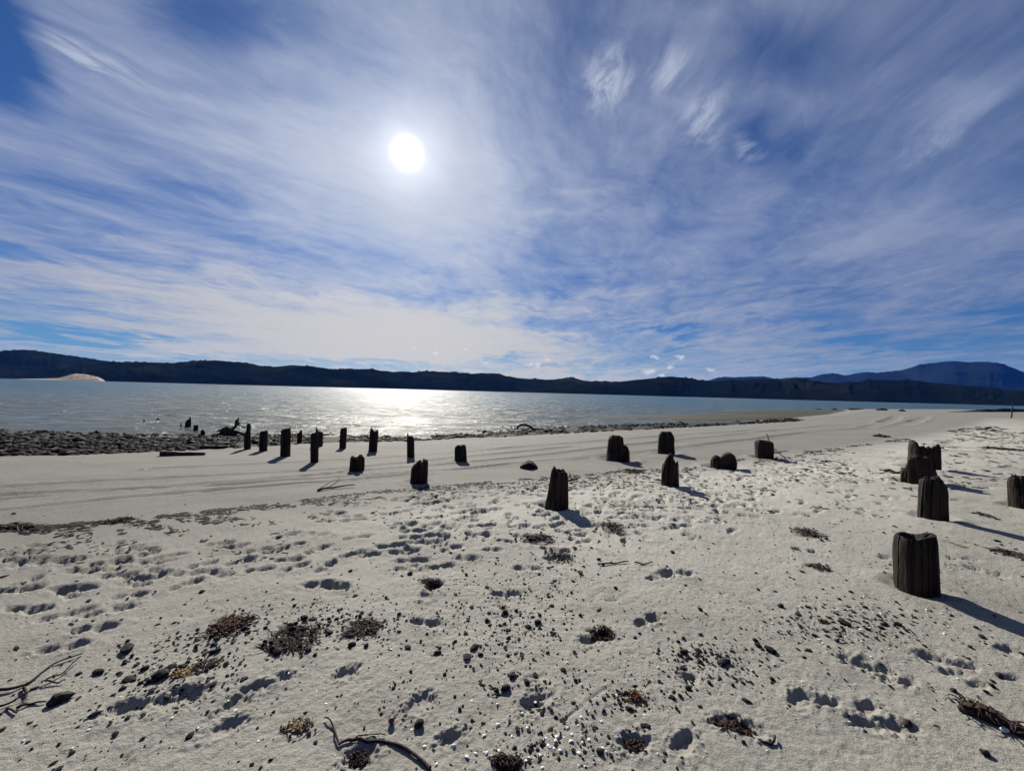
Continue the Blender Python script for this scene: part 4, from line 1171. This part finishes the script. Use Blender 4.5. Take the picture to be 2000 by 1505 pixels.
def weed(name, label, px_, py_, wx, wy, strands, mat='seaweed', thick=.004, high=.03, cat='seaweed', curl=0.7, seed=0, lumps=0, lump_mat=None):
    """Clump of tangled strands; wx, wy: half-size in image pixels."""
    r_ = np.random.default_rng(seed + int(px_ * 3 + py_))
    c = ground_pts([px_], [py_])[0]
    g = at([px_ + wx, px_], [py_, py_ - wy])
    rx = math.hypot(*(g[0] - c[:2])); ry = min(math.hypot(*(g[1] - c[:2])), rx * 1.2 + .05)
    V, Fc = [], []
    main = r_.uniform(0, 3.14)
    strands = int(strands * 1.5); thick *= 0.5; high *= 0.38
    for k in range(strands):
        n = 7
        a = main + r_.choice([0, .55, -.5, 1.3]) + r_.normal() * 0.8 * curl; L = rx * r_.uniform(.35, 1.1)
        x0, y0 = np.clip(r_.normal(), -1.2, 1.2) * rx * .42, np.clip(r_.normal(), -1.2, 1.2) * ry * .42
        t = np.linspace(-.5, .5, n)
        bend = r_.normal() * curl * 1.6
        ang = a + bend * t
        px2 = x0 + np.cumsum(np.cos(ang)) * L / n - np.cos(a) * L / 2; py2 = y0 + np.cumsum(np.sin(ang)) * L / n - np.sin(a) * L / 2
        zz = GZ(c[0] + px2, c[1] + py2) - c[2] + high * r_.random() * np.exp(-(px2 / rx) ** 2 - (py2 / ry) ** 2) * (1 + .6 * np.sin(t * 6 + r_.random() * 6)) + thick * .4
        tube(V, Fc, np.stack([px2, py2, zz], 1), thick * r_.uniform(.5, 1.5) * np.array([.5, .9, 1, 1.1, 1, .8, .3]), 4, .6)
    o = obj(name, mesh_np(name, np.vstack(V), Fc, MAT[mat]), loc=c)
    tag(o, label, cat)
    for lumps, lump_mat, ls in ([(lumps * 8, lump_mat, 1.0)] if lumps else []) + [(max(14, strands // 4), mat if mat != 'sponge' else 'sponge', 0.55)]:
        V, Fc, off = [], [], 0
        me = rock_mesh('lump', lump_mat, 77, 1, .8, .5)
        v0 = np.array([q.co for q in me.vertices]); f0 = np.array([list(q.vertices) for q in me.polygons])
        for k in range(lumps):
            s = rx * r_.uniform(.03, .085) * (1 if ls == 1.0 else 1.2)
            x0, y0 = r_.normal() * rx * (.26 if ls == 1.0 else .42), r_.normal() * ry * (.22 if ls == 1.0 else .40)
            V.append(v0 * s * r_.uniform(.7, 1.3, 3) + np.array([x0, y0, float(GZ(c[0] + x0, c[1] + y0)) - c[2] + s * .4 + high * .5 * r_.random()])); Fc.append(f0 + off); off += len(v0)
        obj('tuft' if ls == 1.0 else 'frond_litter', mesh_np('weed_piece', np.vstack(V), np.vstack(Fc), MAT[lump_mat], False), parent=o)['kind'] = 'stuff'
    return o


weed('seaweed_clump', 'dark weed clump holding a rust-brown root, left of the twig heap', 448, 1222, 52, 26, 70, thick=.006, high=.06, lumps=9, lump_mat='dry_root')
weed('twig_heap', 'heap of crossed brown twigs and weed on the foreground sand', 575, 1248, 72, 34, 90, mat='twig', thick=.0055, high=.05, cat='twigs', curl=.28)
weed('seaweed_clump', 'loose dark clump of weed and pebbles right of the twig heap', 712, 1228, 46, 24, 60, thick=.007, high=.03)
weed('seaweed_clump', 'small dark weed patch below the rust-brown clump', 400, 1300, 34, 18, 34, thick=.006, high=.03)
weed('sponge_clump', 'yellow-brown dried sponge beside a domed stone', 360, 1313, 26, 16, 14, mat='sponge', thick=.004, high=.03, cat='sponge', lumps=16, lump_mat='sponge')
weed('sponge_clump', 'pale yellow dried sponge with dark weed, bottom of the beach', 578, 1422, 40, 18, 22, mat='seaweed', thick=.005, high=.03, cat='sponge', lumps=20, lump_mat='sponge')
weed('seaweed_clump', 'round scribble of black weed, nearest the central stump', 1196, 1032, 34, 18, 70, thick=.006, high=.05, curl=2)
weed('seaweed_clump', 'flat dark weed mat between footprints and central stump', 1050, 1052, 44, 11, 60, thick=.007, high=.04)
weed('seaweed_clump', 'straggling dark weed below the flat mat', 1092, 1085, 34, 20, 46, thick=.006, high=.04, curl=1.4)
weed('seaweed_clump', 'feathery weed with a black heart on the right-hand sand', 1578, 1040, 34, 11, 60, thick=.007, high=.05)
weed('seaweed_clump', 'small double tuft of weed on open sand, right of middle', 1600, 1108, 24, 9, 40, thick=.006, high=.04)
weed('seaweed_clump', 'thin oval mat of reddish weed on the sand, middle', 842, 1137, 30, 8, 50, mat='seaweed', thick=.005, high=.03)
weed('seaweed_clump', 'ragged black weed beside a footprint, middle foreground', 1175, 1238, 34, 16, 46, thick=.008, high=.05)
weed('seaweed_clump', 'dark bundle of weed cut by the bottom edge, near the shells', 990, 1497, 40, 18, 60, thick=.007, high=.07)
weed('seaweed_clump', 'dark clod of weed under the curved kelp stem', 702, 1478, 26, 20, 50, thick=.007, high=.05, lumps=6, lump_mat='pebble')
weed('seaweed_clump', 'black strip of weed trailing to the right, lower right', 1432, 1416, 42, 14, 60, thick=.007, high=.04)
weed('seaweed_clump', 'red-brown scrap of weed among pebbles, lower middle', 1240, 1362, 26, 13, 30, mat='dry_root', thick=.006, high=.03)
weed('seaweed_clump', 'dark weed clod in a hollow of the sand, lower middle', 1240, 1448, 24, 16, 36, thick=.007, high=.04, lumps=5, lump_mat='pebble')
weed('seaweed_clump', 'small dark weed clod beside the curving stump shadow, right', 1922, 1006, 14, 6, 24, thick=.012, high=.07)
weed('seaweed_clump', 'dark weed strip at the right edge above the stump shadow', 1975, 1082, 34, 9, 50, thick=.007, high=.03)
weed('seaweed_clump', 'pale tan weed scrap on sand right of the nearest stump', 1868, 1065, 11, 5, 16, mat='sponge', thick=.006, high=.03)
weed('seaweed_clump', 'orange-brown weed scrap on sand below the nearest stump', 1608, 1215, 13, 5, 20, mat='dry_root', thick=.006, high=.03)
weed('seaweed_clump', 'dark driftweed lump far out on the smooth sand', 1722, 853, 12, 3, 26, thick=.05, high=.22)
weed('seaweed_clump', 'long low bar of dark weed right of the three overlapping stumps', 1962, 877, 24, 4, 30, thick=.03, high=.08, curl=.4)
weed('seaweed_clump', 'dark weed bar on the sand left of the three overlapping stumps', 1742, 921, 15, 3, 22, thick=.025, high=.06, curl=.4)
weed('seaweed_clump', 'reddish weed patch on the tide line behind the pointed stump', 1238, 921, 26, 6, 40, mat='seaweed', thick=.012, high=.06)
weed('seaweed_clump', 'weed tuft on the tide line, far left of the beach', 235, 1018, 30, 6, 40, thick=.01, high=.06)
weed('seaweed_clump', 'long dark weed ridge at the left end of the tide line', 30, 1029, 60, 4, 60, thick=.012, high=.05, curl=.4)


def drift_log():
    """Charred driftwood with weed at the lower right edge."""
    pts = smooth_path([(1872, 1388), (1900, 1396), (1940, 1412), (1975, 1430), (2030, 1455)], 26)
    P_ = ground_pts(pts[:, 0], pts[:, 1]); k = np.linspace(0, 1, 26)
    rad = np.interp(k, [0, .1, .35, .7, 1], [.010, .030, .040, .028, .03]) * (1 + .5 * (vnoise(k * 16, k * 0, 9) - .5))
    P_[:, 2] += rad * .5
    V, Fc = [], []
    tube(V, Fc, P_, rad)
    for _ in range(46):
        i = random.randrange(2, 24); q = P_[i] + np.array([random.gauss(0, .03), random.gauss(0, .03), .012])
        a = random.uniform(0, 6.28); L = random.uniform(.03, .08)
        t = np.linspace(0, 1, 6)
        sp = np.stack([q[0] + np.cos(a + t) * L * t, q[1] + np.sin(a + t) * L * t, np.maximum(q[2] + .02 * np.sin(t * 3), GZ(q[0] + np.cos(a + t) * L * t, q[1] + np.sin(a + t) * L * t) + .004)], 1)
        tube(V, Fc, sp, .0045 * (1.1 - t), 4)
    v = np.vstack(V); org = v[0].copy()
    tag(obj('drift_log', mesh_np('drift_log', v - org, Fc, MAT['seaweed'], False), loc=org), 'black weed-tangled drift log at the lower right edge', 'driftwood')


drift_log()
for px_, py_, lab in [(1962, 1432, 'pale tan stone lying against the black drift log'), (1925, 1478, 'blue-grey pebble below the black drift log')]:
    p = ground_pts([px_], [py_])[0]
    tag(obj('stone', rock_mesh('stone', 'shell' if px_ == 1962 else 'pebble', px_, 2, .7, .3), loc=(p[0], p[1], p[2] + .01), sc=(.022, .016, .016)), lab, 'stone')


# ------------------------------------------------------------------ air
def haze():
    bm = bmesh.new()
    bmesh.ops.create_cube(bm, size=1.0)
    for v in bm.verts:
        v.co = Vector((v.co.x * 44000, v.co.y * 44000, -4.5 if v.co.z < 0 else 1150))
    me = bpy.data.meshes.new('haze'); bm.to_mesh(me); bm.free()
    m = bpy.data.materials.new('haze'); m.use_nodes = True
    m.node_tree.nodes.clear()
    T = NT(m.node_tree)
    v = T.new('ShaderNodeVolumePrincipled')
    v.inputs['Color'].default_value = (0.03, 0.19, 1.0, 1)
    v.inputs['Density'].default_value = HAZE
    v.inputs['Absorption Color'].default_value = (1, 1, 1, 1)
    v.inputs['Anisotropy'].default_value = 0.0
    out = T.new('ShaderNodeOutputMaterial')
    T.l.new(v.outputs[0], out.inputs['Volume'])
    me.materials.append(m)
    tag(obj('haze', me), 'thin blue haze in the air over the bay', 'haze', kind='stuff')


HAZE = 1.4e-5
haze()
